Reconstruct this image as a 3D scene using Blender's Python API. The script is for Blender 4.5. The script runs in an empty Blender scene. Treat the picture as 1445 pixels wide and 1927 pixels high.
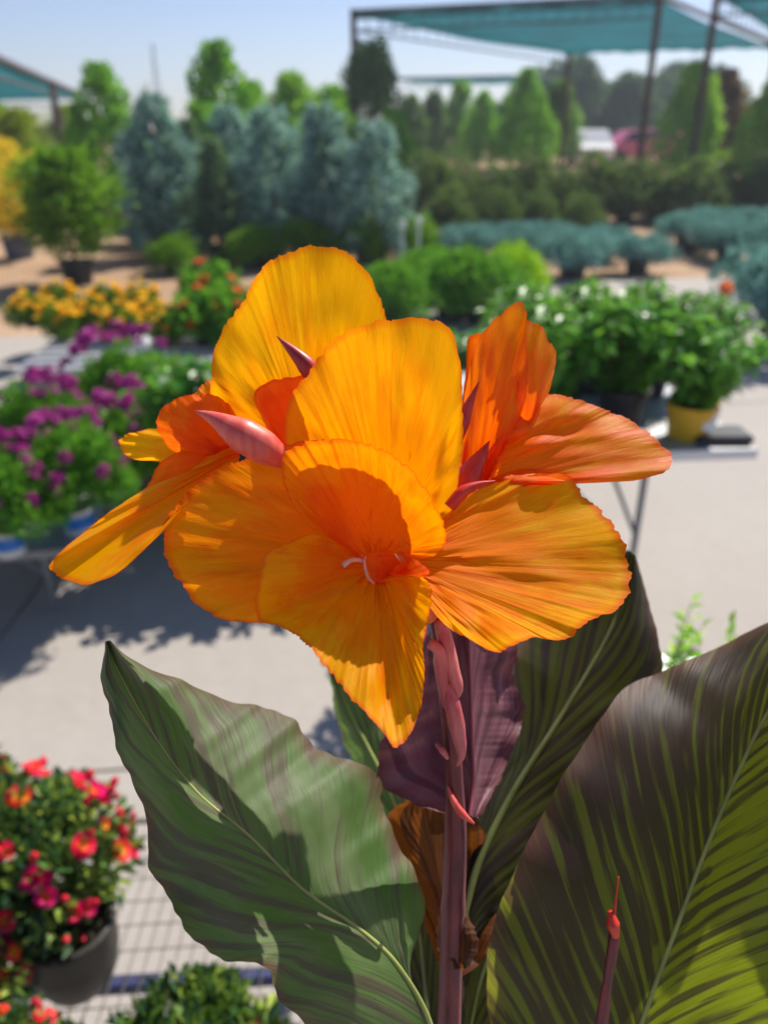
import bpy, math, random
import numpy as np
from mathutils import Vector
R = math.radians
S = bpy.context.scene
# ------------------------------------------------------------------ camera, world, sun, exposure
PITCH, FPX, HC = 26.0, 1500.0, 1.70
cp, sp = math.cos(R(PITCH)), math.sin(R(PITCH))
CAM = np.array([0.0, 0.0, HC]); FW = np.array([0, cp, -sp]); UP = np.array([0, sp, cp]); RT = np.array([1.0, 0, 0])
cd = bpy.data.cameras.new("camera"); cam = bpy.data.objects.new("camera", cd); S.collection.objects.link(cam)
cam.location = CAM; cam.rotation_euler = (R(90 - PITCH), 0, 0)
cd.sensor_fit = 'VERTICAL'; cd.sensor_height = 36.0; cd.lens = FPX / 1927 * 36.0
cd.clip_start = 0.02; cd.clip_end = 2000
cd.dof.use_dof = True; cd.dof.focus_distance = 0.345; cd.dof.aperture_fstop = 6.6
S.camera = cam
SUN_EL, SUN_AZ = 48.0, 38.0
w = bpy.data.worlds.new("World"); S.world = w; w.use_nodes = True
wt = w.node_tree; bg = wt.nodes["Background"]
sky = wt.nodes.new("ShaderNodeTexSky"); sky.sky_type = 'NISHITA'; sky.sun_disc = False
sky.sun_elevation = R(SUN_EL); sky.sun_rotation = R(SUN_AZ); sky.air_density = 1.0; sky.dust_density = .15; sky.ozone_density = 3.0
wb = wt.nodes.new("ShaderNodeMix"); wb.data_type = 'RGBA'; wb.blend_type = 'MULTIPLY'; wb.inputs[0].default_value = 1.0; wb.inputs[7].default_value = (.87, .86, 1.02, 1)   # camera white balance of the sky light
wt.links.new(sky.outputs[0], wb.inputs[6]); wt.links.new(wb.outputs[2], bg.inputs[0]); bg.inputs[1].default_value = 0.08
ld = bpy.data.lights.new("sun", 'SUN'); ld.energy = 5.0; ld.angle = R(0.53); ld.color = (1.0, 0.94, 0.85)
sun = bpy.data.objects.new("sun", ld); S.collection.objects.link(sun)
tosun = Vector((math.sin(R(SUN_AZ)) * math.cos(R(SUN_EL)), math.cos(R(SUN_AZ)) * math.cos(R(SUN_EL)), math.sin(R(SUN_EL))))
sun.rotation_euler = tosun.to_track_quat('Z', 'Y').to_euler()
S.view_settings.view_transform = 'Standard'; S.view_settings.look = 'None'
S.view_settings.exposure = 0.53; S.view_settings.gamma = 1.0
S.cycles.use_denoising = True; S.cycles.max_bounces = 10; S.cycles.transmission_bounces = 6; S.cycles.transparent_max_bounces = 8
S.cycles.diffuse_bounces = 5; S.cycles.sample_clamp_indirect = 6

# ------------------------------------------------------------------ helpers
def P(px, py, t):
    return CAM + t * FW + t * (px - 722.5) / FPX * RT - t * (py - 963.5) / FPX * UP
def PA(a):
    a = np.asarray(a, float); t = a[..., 2:3]
    return CAM + t * FW + t * (a[..., 0:1] - 722.5) / FPX * RT - t * (a[..., 1:2] - 963.5) / FPX * UP
def G(px, py, z=0.0):
    d = FW + (px - 722.5) / FPX * RT - (py - 963.5) / FPX * UP
    return CAM + d * ((z - HC) / d[2])
def lin(c):
    c = [x / 255.0 for x in c]
    return tuple((x / 12.92 if x <= .04045 else ((x + .055) / 1.055) ** 2.4) for x in c) + (1.0,)
COL = S.collection.objects
def tag(o, label=None, cat=None, group=None, kind=None):
    if label: o["label"] = label
    if cat: o["category"] = cat
    if group: o["group"] = group
    if kind: o["kind"] = kind
    return o
def empty(name, loc, label, cat, group=None, rz=0.0, sc=1.0):
    o = bpy.data.objects.new(name, None); COL.link(o); o.location = [float(v) for v in loc]
    o.rotation_euler = (0, 0, rz); o.scale = (sc, sc, sc); o.empty_display_size = 0.05
    return tag(o, label, cat, group)
def child(o, parent):
    # both built in world space: keep the world position under the parent
    o.parent = parent
    import mathutils
    pw = parent_world(parent)
    o.matrix_parent_inverse = pw.inverted()
    return o
def parent_world(p):
    m = p.matrix_basis.copy()
    if p.parent is not None:
        m = parent_world(p.parent) @ p.matrix_parent_inverse @ m
    return m
class MB:
    def __init__(s): s.v = []; s.f = []; s.uv = None
    def add(s, v, f):
        n = len(s.v); s.v.extend([tuple(map(float, q)) for q in v]); s.f.extend([tuple(int(i) + n for i in q) for q in f]); return s
    def box(s, c, d, rz=0.0, bev=0.0):
        x, y, z = [q / 2 for q in d]; b = min(bev, x * .45, y * .45, z * .45)
        ca, sa = math.cos(rz), math.sin(rz)
        if b <= 0:
            vs = [(i * x, j * y, k * z) for k in (-1, 1) for j in (-1, 1) for i in (-1, 1)]
            fs = [(0, 2, 3, 1), (4, 5, 7, 6), (0, 1, 5, 4), (2, 6, 7, 3), (0, 4, 6, 2), (1, 3, 7, 5)]
        else:
            vs = []; fs = []
            ring = [(-x + b, -y), (x - b, -y), (x, -y + b), (x, y - b), (x - b, y), (-x + b, y), (-x, y - b), (-x, -y + b)]
            lv = [(-z, b), (-z + b, 0), (z - b, 0), (z, b)]
            for zz, ins in lv:
                for (a, c2) in ring:
                    vs.append((a * (1 - ins / x), c2 * (1 - ins / y), zz))
            for l in range(3):
                for i in range(8):
                    j = (i + 1) % 8; fs.append((l * 8 + i, l * 8 + j, l * 8 + 8 + j, l * 8 + 8 + i))
            fs.append(tuple(range(7, -1, -1))); fs.append(tuple(range(24, 32)))
        vs = [(c[0] + a * ca - bb * sa, c[1] + a * sa + bb * ca, c[2] + cc) for a, bb, cc in vs]
        return s.add(vs, fs)
    def tube(s, pts, rad, n=8, cap=True):
        pts = [np.asarray(p, float) for p in pts]; m = len(pts)
        if np.isscalar(rad): rad = [rad] * m
        vs = []; fs = []; prev = None
        for i in range(m):
            d = pts[min(i + 1, m - 1)] - pts[max(i - 1, 0)]; d = d / (np.linalg.norm(d) + 1e-12)
            if prev is None:
                a = np.cross(d, [0, 0, 1.0]);
                if np.linalg.norm(a) < .1: a = np.cross(d, [1.0, 0, 0])
            else: a = prev - d * prev.dot(d)
            a = a / np.linalg.norm(a); prev = a; b = np.cross(d, a)
            for k in range(n):
                an = 2 * math.pi * k / n
                vs.append(pts[i] + rad[i] * (math.cos(an) * a + math.sin(an) * b))
        for i in range(m - 1):
            for k in range(n):
                j = (k + 1) % n; fs.append((i * n + k, i * n + j, (i + 1) * n + j, (i + 1) * n + k))
        if cap:
            fs.append(tuple(range(n - 1, -1, -1))); fs.append(tuple(range((m - 1) * n, m * n)))
        return s.add(vs, fs)
    def lathe(s, prof, c=(0, 0, 0), n=24):
        vs = []; fs = []; m = len(prof)
        for r, z in prof:
            for k in range(n):
                a = 2 * math.pi * k / n; vs.append((c[0] + r * math.cos(a), c[1] + r * math.sin(a), c[2] + z))
        for i in range(m - 1):
            for k in range(n):
                j = (k + 1) % n; fs.append((i * n + k, i * n + j, (i + 1) * n + j, (i + 1) * n + k))
        return s.add(vs, fs)
    def mesh(s, name, mat, smooth=False):
        me = bpy.data.meshes.new(name); me.from_pydata(s.v, [], s.f); me.update()
        if s.uv is not None:
            l = me.uv_layers.new(name="UVMap"); idx = np.empty(len(me.loops), int); me.loops.foreach_get("vertex_index", idx)
            l.data.foreach_set("uv", np.asarray(s.uv, np.float32)[idx].ravel())
        if smooth: me.polygons.foreach_set("use_smooth", [True] * len(me.polygons))
        if mat: me.materials.append(mat)
        return me
    def build(s, name, mat, parent=None, smooth=False, keep=False):
        o = bpy.data.objects.new(name, s.mesh(name, mat, smooth)); COL.link(o)
        if parent is not None:
            if keep: child(o, parent)
            else: o.parent = parent
        return o
def catmull(pts, n, closed=False):
    p = np.asarray(pts, float); m = len(p)
    q = np.vstack([2 * p[0] - p[1], p, 2 * p[-1] - p[-2]]); out = []
    for i in range(m - 1):
        p0, p1, p2, p3 = q[i], q[i + 1], q[i + 2], q[i + 3]
        for t in np.linspace(0, 1, 24, endpoint=False):
            out.append(.5 * ((2 * p1) + (-p0 + p2) * t + (2 * p0 - 5 * p1 + 4 * p2 - p3) * t * t + (-p0 + 3 * p1 - 3 * p2 + p3) * t ** 3))
    out.append(p[-1]); out = np.array(out)
    w = out.copy();
    if w.shape[1] > 2 and w[:, :2].max() > 3: w = w[:, :2]
    s_ = np.concatenate([[0], np.cumsum(np.linalg.norm(np.diff(w, axis=0), axis=1))])
    u = np.linspace(0, s_[-1], n)
    return np.stack([np.interp(u, s_, out[:, k]) for k in range(out.shape[1])], 1), s_[-1]
def fnoise(rs, x, octs):
    # smooth 1-D noise: sums of random sines;   octs = [(frequency, amplitude), ...]
    y = np.zeros_like(x)
    for f, a in octs:
        for _ in range(3):
            y += a / 1.7 * np.sin(2 * math.pi * f * rs.uniform(.7, 1.35) * x + rs.uniform(0, 6.28))
    return y

# ------------------------------------------------------------------ node materials
class NT:
    def __init__(s, name):
        s.m = bpy.data.materials.new(name); s.m.use_nodes = True; s.t = s.m.node_tree; s.t.nodes.clear()
        s.out = s.t.nodes.new("ShaderNodeOutputMaterial")
    def n(s, typ, ins=None, **props):
        nd = s.t.nodes.new("ShaderNode" + typ)
        for k, v in props.items(): setattr(nd, k, v)
        for k, v in (ins or {}).items():
            sock = nd.inputs[k]
            if isinstance(v, bpy.types.NodeSocket): s.t.links.new(v, sock)
            elif isinstance(v, bpy.types.Node): s.t.links.new(v.outputs[0], sock)
            else: sock.default_value = v
        return nd
    def math(s, op, a, b=0.0, c=0.0, clamp=False): return s.n("Math", {0: a, 1: b, 2: c}, operation=op, use_clamp=clamp).outputs[0]
    def ramp(s, fac, stops, interp='LINEAR'):
        nd = s.n("ValToRGB", {0: fac}); cr = nd.color_ramp; cr.interpolation = interp
        while len(cr.elements) < len(stops): cr.elements.new(.5)
        for e, (p, c) in zip(cr.elements, stops): e.position = p; e.color = c if len(c) == 4 else tuple(c) + (1,)
        return nd.outputs[0]
    def mix(s, fac, a, b, mode='MIX'):
        nd = s.n("Mix", data_type='RGBA', blend_type=mode)
        for i, v in ((0, fac), (6, a), (7, b)):
            if isinstance(v, bpy.types.NodeSocket): s.t.links.new(v, nd.inputs[i])
            else: nd.inputs[i].default_value = v
        return nd.outputs[2]
    def noise(s, vec, scale, detail=3.0, rough=.55, dist=0.0):
        return s.n("TexNoise", {"Vector": vec, "Scale": scale, "Detail": detail, "Roughness": rough, "Distortion": dist}).outputs[0]
    def done(s, shader): s.t.links.new(shader.outputs[0] if isinstance(shader, bpy.types.Node) else shader, s.out.inputs[0]); return s.m
def simple(name, col, rough=.6, metal=0.0, var=.25, scale=6.0, spec=.4, bump=0.0):
    k = NT(name); tc = k.n("TexCoord").outputs["Object"]
    nz = k.noise(tc, scale, 5.0)
    c = lin(col) if max(col) > 1.01 else tuple(col) + (1,)
    d = tuple(x * (1 - var) for x in c[:3]) + (1,); e = tuple(min(1, x * (1 + var)) for x in c[:3]) + (1,)
    cc = k.ramp(nz, [(.3, d), (.7, e)])
    b = k.n("BsdfPrincipled", {"Base Color": cc, "Roughness": rough, "Metallic": metal, "Specular IOR Level": spec})
    if bump:
        bp = k.n("Bump", {"Height": k.noise(tc, scale * 8, 4.0), "Strength": bump, "Distance": .01}); k.t.links.new(bp.outputs[0], b.inputs["Normal"])
    return k.done(b)
def foliage(name, cols, trans=.35, rough=.5, spec=.35, clump=2.0):
    k = NT(name); isl = k.n("NewGeometry").outputs["Random Per Island"]
    tc = k.n("TexCoord").outputs["Object"]
    f = k.math('ADD', k.math('MULTIPLY', isl, .6), k.math('MULTIPLY', k.noise(tc, clump, 2.0), .6))
    cols = [tuple(min(250, v * 1.16 + 4) for v in q) for q in cols]; n = len(cols); c = k.ramp(f, [(.2 + .65 * i / (n - 1), lin(q)) for i, q in enumerate(cols)])
    p = k.n("BsdfPrincipled", {"Base Color": c, "Roughness": rough, "Specular IOR Level": spec})
    tr = k.n("BsdfTranslucent", {"Color": k.mix(.35, c, lin((150, 190, 40)))})
    return k.done(k.n("MixShader", {0: trans, 1: p, 2: tr}))
def petal_mat(name, deep, mid, light, edge, speck=0.0, trans=.5, base_r=.25, light_r=.6, spec=.16):
    k = NT(name); uv = k.n("UVMap").outputs[0]; sx = k.n("SeparateXYZ", {0: uv}); u, r = sx.outputs[0], sx.outputs[1]
    oi = k.math('MULTIPLY', k.n("ObjectInfo").outputs["Random"], 40.0)
    u0 = k.n("CombineXYZ", {0: u, 1: k.math('MULTIPLY', r, 2.5), 2: oi}).outputs[0]
    u = k.math('ADD', u, k.math('MULTIPLY', k.math('SUBTRACT', k.noise(u0, 1.3, 3.0), .5), .35))   # veins wander
    def vec(a, b, z=0.0): return k.n("CombineXYZ", {0: k.math('MULTIPLY', u, a), 1: k.math('MULTIPLY', r, b), 2: k.math('ADD', oi, z)}).outputs[0]
    st = k.noise(vec(5, 2.2), 1.0, 5.0, .62, .5)        # broad flames along the veins
    fine = k.noise(vec(52, 3.0, 3.0), 1.0, 4.0, .65, .2)  # fine veining
    blot = k.noise(vec(1.7, 3.4, 7.0), 1.0, 4.0, .6, .4)
    f = k.math('ADD', r, k.math('MULTIPLY', k.math('SUBTRACT', st, .5), .95))
    f = k.math('ADD', f, k.math('MULTIPLY', k.math('SUBTRACT', blot, .5), 1.45))
    f = k.math('ADD', f, k.math('MULTIPLY', k.math('SUBTRACT', fine, .5), .5))
    c = k.ramp(f, [(0.02, lin(deep)), (base_r, lin(mid)), (light_r, lin(mid)), (light_r + .4, lin(light))])
    vein = k.ramp(k.noise(vec(70, 2.4, 15.0), 1.0, 3.0, .6, .15), [(.37, (1, 1, 1, 1)), (.45, (0, 0, 0, 1))])
    c = k.mix(k.math('MULTIPLY', k.math('MULTIPLY', vein, k.ramp(blot, [(.35, (1, 1, 1, 1)), (.6, (.15, .15, .15, 1))])), .55), c, lin(deep))
    if speck:
        sk = k.noise(vec(26, 9, 11.0), 1.0, 1.0); sk = k.ramp(sk, [(.68, (0, 0, 0, 1)), (.73, (1, 1, 1, 1))])
        near = k.ramp(r, [(.25, (1, 1, 1, 1)), (.8, (0, 0, 0, 1))])
        c = k.mix(k.math('MULTIPLY', k.math('MULTIPLY', sk, near), speck), c, lin((170, 40, 10)))
    rim = k.ramp(k.math('ADD', r, k.math('MULTIPLY', k.math('SUBTRACT', blot, .5), .035)), [(.955, (0, 0, 0, 1)), (.995, (1, 1, 1, 1))])
    c = k.mix(k.math('MULTIPLY', rim, .8), c, lin(edge))
    hb = k.math('ADD', k.math('MULTIPLY', fine, .8), k.math('MULTIPLY', k.noise(vec(9, 7, 5.0), 1.0, 4.0, .6, .6), 1.1))
    bp = k.n("Bump", {"Height": hb, "Strength": .28, "Distance": .0009})
    p = k.n("BsdfPrincipled", {"Base Color": c, "Roughness": .45, "Specular IOR Level": spec, "Normal": bp.outputs[0]})
    tr = k.n("BsdfTranslucent", {"Color": k.mix(.35, c, lin(light)), "Normal": bp.outputs[0]})
    return k.done(k.n("MixShader", {0: trans, 1: p, 2: tr}))
def canna_leaf_mat(name, green, pale, purple, amt=.5, trans=.3, warm=(150, 170, 20), slope=.55, freq=16.0, rough=.38, stripe=.05, zone=0.0, half=0.0):
    k = NT(name); uv = k.n("UVMap").outputs[0]; sx = k.n("SeparateXYZ", {0: uv}); v, u = sx.outputs[0], sx.outputs[1]
    av = k.math('ABSOLUTE', v)
    w_ = k.math('ADD', u, k.math('MULTIPLY', k.math('POWER', av, .8), slope))     # veins leave the midrib at a slant
    sd = k.math('SIGN', v)
    def vec(a, b, z): return k.n("CombineXYZ", {0: k.math('MULTIPLY', w_, a), 1: k.math('MULTIPLY', av, b), 2: k.math('ADD', k.math('MULTIPLY', sd, 3.0), z)}).outputs[0]
    st = k.noise(vec(freq, .8, 0.0), 1.0, 3.0, .6, .15)
    fine = k.noise(vec(freq * 5, 1.2, 4.0), 1.0, 3.0, .6)
    big = k.noise(vec(3.0, 1.8, 9.0), 1.0, 3.0)
    g = k.mix(k.ramp(big, [(.35, (0, 0, 0, 1)), (.68, (1, 1, 1, 1))]), lin(green), lin(pale))
    f = k.math('ADD', st, k.math('MULTIPLY', k.math('SUBTRACT', fine, .5), .35))
    f = k.math('ADD', f, k.math('MULTIPLY', k.math('SUBTRACT', big, .5), .25))
    sn = k.math('SINE', k.math('ADD', k.math('MULTIPLY', w_, freq * 6.28), k.math('MULTIPLY', k.noise(vec(4.0, 1.5, 2.0), 1.0, 3.0), 9.0)))
    f = k.math('ADD', f, k.math('MULTIPLY', sn, stripe))
    f = k.math('ADD', f, k.math('MULTIPLY', k.ramp(k.math('ADD', v, k.math('MULTIPLY', k.math('SUBTRACT', big, .5), 1.2)), [(0.0, (1, 1, 1, 1)), (.04, (0, 0, 0, 1))]) if half else 0.0, half))
    f = k.math('ADD', f, zone)   # share of burgundy pigment in this leaf
    pm = k.ramp(f, [(.48, (0, 0, 0, 1)), (.60, (1, 1, 1, 1))])
    c = k.mix(k.math('MULTIPLY', pm, amt), g, lin(purple))
    rim = k.ramp(k.math('ADD', av, k.math('MULTIPLY', k.math('SUBTRACT', big, .5), .25)), [(.84, (0, 0, 0, 1)), (1.0, (1, 1, 1, 1))])
    c = k.mix(k.math('MULTIPLY', rim, .7), c, lin((98, 62, 54)))
    bp = k.n("Bump", {"Height": k.math('ADD', fine, k.math('MULTIPLY', st, 1.5)), "Strength": .3, "Distance": .002})
    p = k.n("BsdfPrincipled", {"Base Color": c, "Roughness": rough, "Specular IOR Level": .32, "Normal": bp.outputs[0]})
    tr = k.n("BsdfTranslucent", {"Color": k.mix(k.math('MULTIPLY', k.math('SUBTRACT', 1.0, k.math('MULTIPLY', pm, .72)), .5), c, lin(warm)), "Normal": bp.outputs[0]})
    return k.done(k.n("MixShader", {0: trans, 1: p, 2: tr}))

M = {}
M['pot_black'] = simple("pot_black", (.018, .019, .022), .45, var=.3)
M['pot_grey'] = simple("pot_grey", (.10, .11, .14), .5)
M['pot_white'] = simple("pot_white", (.62, .63, .62), .45, var=.08)
M['pot_yellow'] = simple("pot_yellow", (.62, .36, .01), .4, var=.1)
M['pot_olive'] = simple("pot_olive", (.04, .037, .028), .5, var=.3)
M['soil'] = simple("soil", (.035, .025, .018), .9, bump=.6, scale=20)
M['blue'] = simple("label_blue", (.02, .16, .55), .4, var=.1)
M['white'] = simple("white_plastic", (.75, .75, .73), .4, var=.06)
M['steel'] = simple("galvanised_steel", (.45, .46, .47), .45, .5, var=.18, scale=14)
M['legsteel'] = simple("dull_leg_steel", (.22, .23, .24), .5, .4, var=.18, scale=14)
M['bark'] = simple("bark", (.09, .06, .04), .9, bump=.5, scale=18)
M['post'] = simple("rusty_post", (.075, .032, .028), .7, var=.35, scale=5)
M['postgrey'] = simple("weathered_post", (.10, .10, .115), .7, var=.3, scale=5)
M['bluebar'] = simple("blue_bar", (.03, .04, .12), .5)
M['wire'] = simple("wire_mesh_metal", (.20, .18, .15), .5, .5)

# ------------------------------------------------------------------ ground
def concrete_mat():
    k = NT("concrete"); tc = k.n("TexCoord").outputs["Object"]
    a = k.noise(tc, .7, 6.0, .6); b = k.noise(tc, 22.0, 5.0, .7); c2 = k.noise(tc, 160.0, 2.0)
    f = k.math('ADD', k.math('MULTIPLY', a, .6), k.math('MULTIPLY', b, .4))
    c = k.ramp(f, [(.3, (.33, .295, .26, 1)), (.55, (.385, .35, .31, 1)), (.75, (.42, .39, .35, 1))])
    st = k.ramp(k.noise(tc, 1.9, 4.0, .7, 1.0), [(.62, (0, 0, 0, 1)), (.72, (1, 1, 1, 1))])
    c = k.mix(k.math('MULTIPLY', st, .22), c, (.28, .25, .22, 1))
    sp_ = k.ramp(k.noise(tc, 7.0, 3.0, .6), [(.70, (0, 0, 0, 1)), (.75, (1, 1, 1, 1))])
    c = k.mix(k.math('MULTIPLY', sp_, .3), c, (.20, .18, .16, 1))
    bp = k.n("Bump", {"Height": k.math('ADD', b, c2), "Strength": .25, "Distance": .003})
    return k.done(k.n("BsdfPrincipled", {"Base Color": c, "Roughness": .85, "Specular IOR Level": .25, "Normal": bp.outputs[0]}))
def ground_mat():
    k = NT("mulch_ground"); tc = k.n("TexCoord").outputs["Object"]
    a = k.noise(tc, .5, 4.0); b = k.noise(tc, 18.0, 5.0, .7)
    c = k.ramp(k.math('ADD', k.math('MULTIPLY', a, .5), k.math('MULTIPLY', b, .5)), [(.3, (.25, .15, .09, 1)), (.5, (.40, .26, .16, 1)), (.7, (.52, .38, .27, 1))])
    bp = k.n("Bump", {"Height": b, "Strength": .6, "Distance": .02})
    return k.done(k.n("BsdfPrincipled", {"Base Color": c, "Roughness": .95, "Specular IOR Level": .1, "Normal": bp.outputs[0]}))
g = MB().add([(-900, -40, 0), (900, -40, 0), (900, 1500, 0), (-900, 1500, 0)], [(0, 1, 2, 3)]).build("ground", ground_mat()); tag(g, kind="structure")
FAR = 9.6
cuts_y = [-3.0, 1.83, 4.9, 7.3, FAR]
cuts_x = [-9.0, -5.2, -1.4, 2.75, 6.6, 11.5]
mb = MB(); JW = .006
for i in range(len(cuts_x) - 1):
    for j in range(len(cuts_y) - 1):
        x0, x1, y0, y1 = cuts_x[i] + JW, cuts_x[i + 1] - JW, cuts_y[j] + JW, cuts_y[j + 1] - JW
        if x0 < -2.2 and j == 3: continue
        a = .10    # joints run slightly oblique to the camera
        def rt(x, y): return (x, y + a * x, 0)
        q = [rt(x0, y0), rt(x1, y0), rt(x1, y1), rt(x0, y1)]
        mb.add([(p[0], p[1], .012) for p in q] + [(p[0], p[1], .0005) for p in q], [(0, 1, 2, 3), (0, 4, 5, 1), (1, 5, 6, 2), (2, 6, 7, 3), (3, 7, 4, 0)])
tag(mb.build("pavement", concrete_mat()), kind="structure")
PV = .012

# ------------------------------------------------------------------ foliage generators (local space, base at z=0)
def leafset(pos, dr, nr, L, W, fold=.12, curl=.0):
    pos, dr, nr = [np.asarray(a, float) for a in (pos, dr, nr)]; n = len(pos)
    dr = dr / (np.linalg.norm(dr, axis=1, keepdims=True) + 1e-9)
    s = np.cross(dr, nr); s /= (np.linalg.norm(s, axis=1, keepdims=True) + 1e-9); up = np.cross(s, dr)
    L = np.broadcast_to(L, (n,))[:, None]; W = np.broadcast_to(W, (n,))[:, None]
    b = pos; m = pos + dr * L * .45 + up * W * fold; t = pos + dr * L - up * L * curl
    l = m + s * W * .5 + up * W * fold; r = m - s * W * .5 + up * W * fold
    V = np.stack([b, r, t, l], 1).reshape(-1, 3); i = np.arange(n) * 4
    F = np.concatenate([np.stack([i, i + 1, i + 2], 1), np.stack([i, i + 2, i + 3], 1)])
    return V, F
def unit(rs, n):
    v = rs.normal(size=(n, 3)); return v / np.linalg.norm(v, axis=1, keepdims=True)
def blobleaf(rs, centers, radii, per, L, W, up=.3, out=.6, fold=.15, curl=.15):
    P_, D_, N_, LL, WW = [], [], [], [], []
    for c, r in zip(centers, radii):
        d = unit(rs, per); q = c + d * r * rs.uniform(.35, 1.0, (per, 1)) ** .6
        dd = out * d + (1 - out) * unit(rs, per) + np.array([0, 0, up]); nn = d + unit(rs, per) * .7 + np.array([0, 0, .5])
        P_.append(q); D_.append(dd); N_.append(nn); LL.append(L * rs.uniform(.6, 1.25, per)); WW.append(W * rs.uniform(.7, 1.2, per))
    return leafset(np.vstack(P_), np.vstack(D_), np.vstack(N_), np.concatenate(LL), np.concatenate(WW), fold, curl)
def conifer(seed, H, Rm, nb=110, per=40, prof=lambda h: (1 - h) ** .8, droop=.1, nl=.085, nw=.02, z0=.05, jit=.13):
    rs = np.random.RandomState(seed); PP, DD, NN = [], [], []
    for b in range(nb):
        h = (b + rs.uniform(0, 1)) / nb; z = z0 * H + h * H * (1 - z0); a = b * 2.4 + rs.uniform(-.4, .4)
        r = Rm * prof(h) * rs.choice([.55, .8, 1.0, 1.25], p=[.2, .3, .35, .15]) * rs.uniform(.88, 1.12) + .03
        out = np.array([math.cos(a), math.sin(a), 0.0]); tip = np.array([0, 0, z]) + out * r + np.array([0, 0, r * (.35 - droop)])
        k = max(8, int(per * (.35 + r / Rm)))
        t = rs.uniform(.15, 1.0, k) ** .7
        q = np.array([0, 0, z]) + (tip - np.array([0, 0, z])) * t[:, None] + rs.normal(size=(k, 3)) * r * jit
        PP.append(q); DD.append(out + unit(rs, k) * .75 + np.array([0, 0, .35])); NN.append(unit(rs, k) + np.array([0, 0, 1.0]))
    q = np.vstack(PP); n = len(q)
    return leafset(q, np.vstack(DD), np.vstack(NN), nl * rs.uniform(.6, 1.4, n), nw * rs.uniform(.7, 1.4, n), .1, .1)
def crown(seed, H0, H1, Rm, nclump=46, per=55, L=.10, W=.055, prof=lambda h: math.sin(math.pi * (.12 + .8 * h)) , cr=.28):
    rs = np.random.RandomState(seed); C, RR = [], []
    for i in range(nclump):
        h = rs.uniform(0, 1); r = Rm * prof(h) * math.sqrt(rs.uniform(.1, 1)); a = rs.uniform(0, 6.28)
        C.append((r * math.cos(a), r * math.sin(a), H0 + (H1 - H0) * h)); RR.append(cr * rs.uniform(.6, 1.2) * (.55 + .45 * prof(h)))
    return blobleaf(rs, np.array(C), RR, per, L, W)
def dome(seed, Rm, H, z0, nclump=40, per=60, L=.05, W=.02, cr=.12, flat=1.0):
    rs = np.random.RandomState(seed); C = []
    for i in range(nclump):
        d = unit(rs, 1)[0]; d[2] = abs(d[2]) ** flat; q = rs.uniform(.55, 1.0)
        C.append((d[0] * Rm * q, d[1] * Rm * q, z0 + d[2] * H * q))
    return blobleaf(rs, np.array(C), [cr * rs.uniform(.6, 1.3) for _ in C], per, L, W)
def potmesh(r, h, mat, rim=True, name="pot", n=20):
    k = r * .8
    prof = [(0, .002), (k, .002), (r * .95, h * .86), (r * 1.04, h * .86), (r * 1.04, h), (r * .96, h), (r * .93, h * .9), (0, h * .9)]
    return MB().lathe(prof, n=n).mesh(name, mat, False)
def link(name, me, parent, loc=None, rot=None, sc=None):
    o = bpy.data.objects.new(name, me); COL.link(o); o.parent = parent
    if loc is not None: o.location = loc
    if rot is not None: o.rotation_euler = rot
    if sc is not None: o.scale = (sc,) * 3
    return o
def copy_tree(o, parent=None):
    c = o.copy(); COL.link(c)
    if parent is not None: c.parent = parent
    for ch in list(o.children): copy_tree(ch, c)
    return c
PROTO_Z = {}
class Kind:
    """one kind of plant: parts are (name, mesh, location, rotation, scale); placed any number of times"""
    def __init__(s, name, cat, group): s.name, s.cat, s.group, s.parts, s.n = name, cat, group, [], 0; s.first = None
    def part(s, name, me, loc=(0, 0, 0), rot=(0, 0, 0), sc=1.0, label=None): s.parts.append((name, me, loc, rot, sc, label)); return s
    def place(s, loc, label, rz=0.0, sc=1.0, squash=1.0, group=None):
        if s.first is None:
            t = empty(s.name, loc, label, s.cat, group or s.group, rz, sc)
            for n_, me, l_, r_, c_, lb in s.parts:
                o = link(n_, me, t, l_, r_, c_)
                if lb: o["label"] = lb
            s.first = t
        else:
            t = copy_tree(s.first); t.location = [float(v) for v in loc]; t.rotation_euler = (0, 0, rz); t["label"] = label
            if group or s.group: t["group"] = group or s.group
        t.scale = (sc, sc, sc * squash); return t
def fm(name, vf, mat): return MB().add(*vf).mesh(name, mat)

F = {}
F['blue'] = foliage("blue_spruce_needles", [(38, 66, 72), (74, 108, 112), (118, 152, 154), (166, 194, 190)], .34, .55, .3)
F['bluelow'] = foliage("low_spruce_needles", [(44, 84, 96), (80, 128, 136), (128, 172, 172)], .3, .55, .3)
F['arbor'] = foliage("arborvitae_sprays", [(30, 62, 8), (62, 108, 14), (112, 160, 30)], .42, .5, .25)
F['arbory'] = foliage("yellowgreen_sprays", [(70, 100, 12), (120, 140, 24), (165, 170, 50)], .3, .5, .25)
F['decid'] = foliage("tree_leaves", [(48, 92, 22), (90, 146, 34), (138, 188, 56)], .4, .45, .35)
F['decidlight'] = foliage("light_tree_leaves", [(70, 110, 24), (115, 160, 40), (160, 195, 70)], .4, .45, .35)
F['dark'] = foliage("dark_tree_leaves", [(34, 62, 34), (56, 92, 48), (92, 130, 66)], .42, .5, .3)
F['hazeblue'] = foliage("far_leaves_hazed", [(30, 58, 66), (48, 84, 80), (78, 110, 84)], .2, .6, .2, 0.3)  # blue of distance haze is put into the leaf colour
F['gold'] = foliage("gold_leaves", [(170, 130, 10), (215, 175, 30), (240, 205, 70)], .35, .5, .25)
F['chart'] = foliage("chartreuse_leaves", [(70, 110, 6), (128, 170, 10), (180, 210, 30)], .35, .5, .25)
F['green'] = foliage("shrub_leaves", [(32, 74, 12), (66, 124, 28), (108, 168, 52)], .35, .45, .35)
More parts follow.
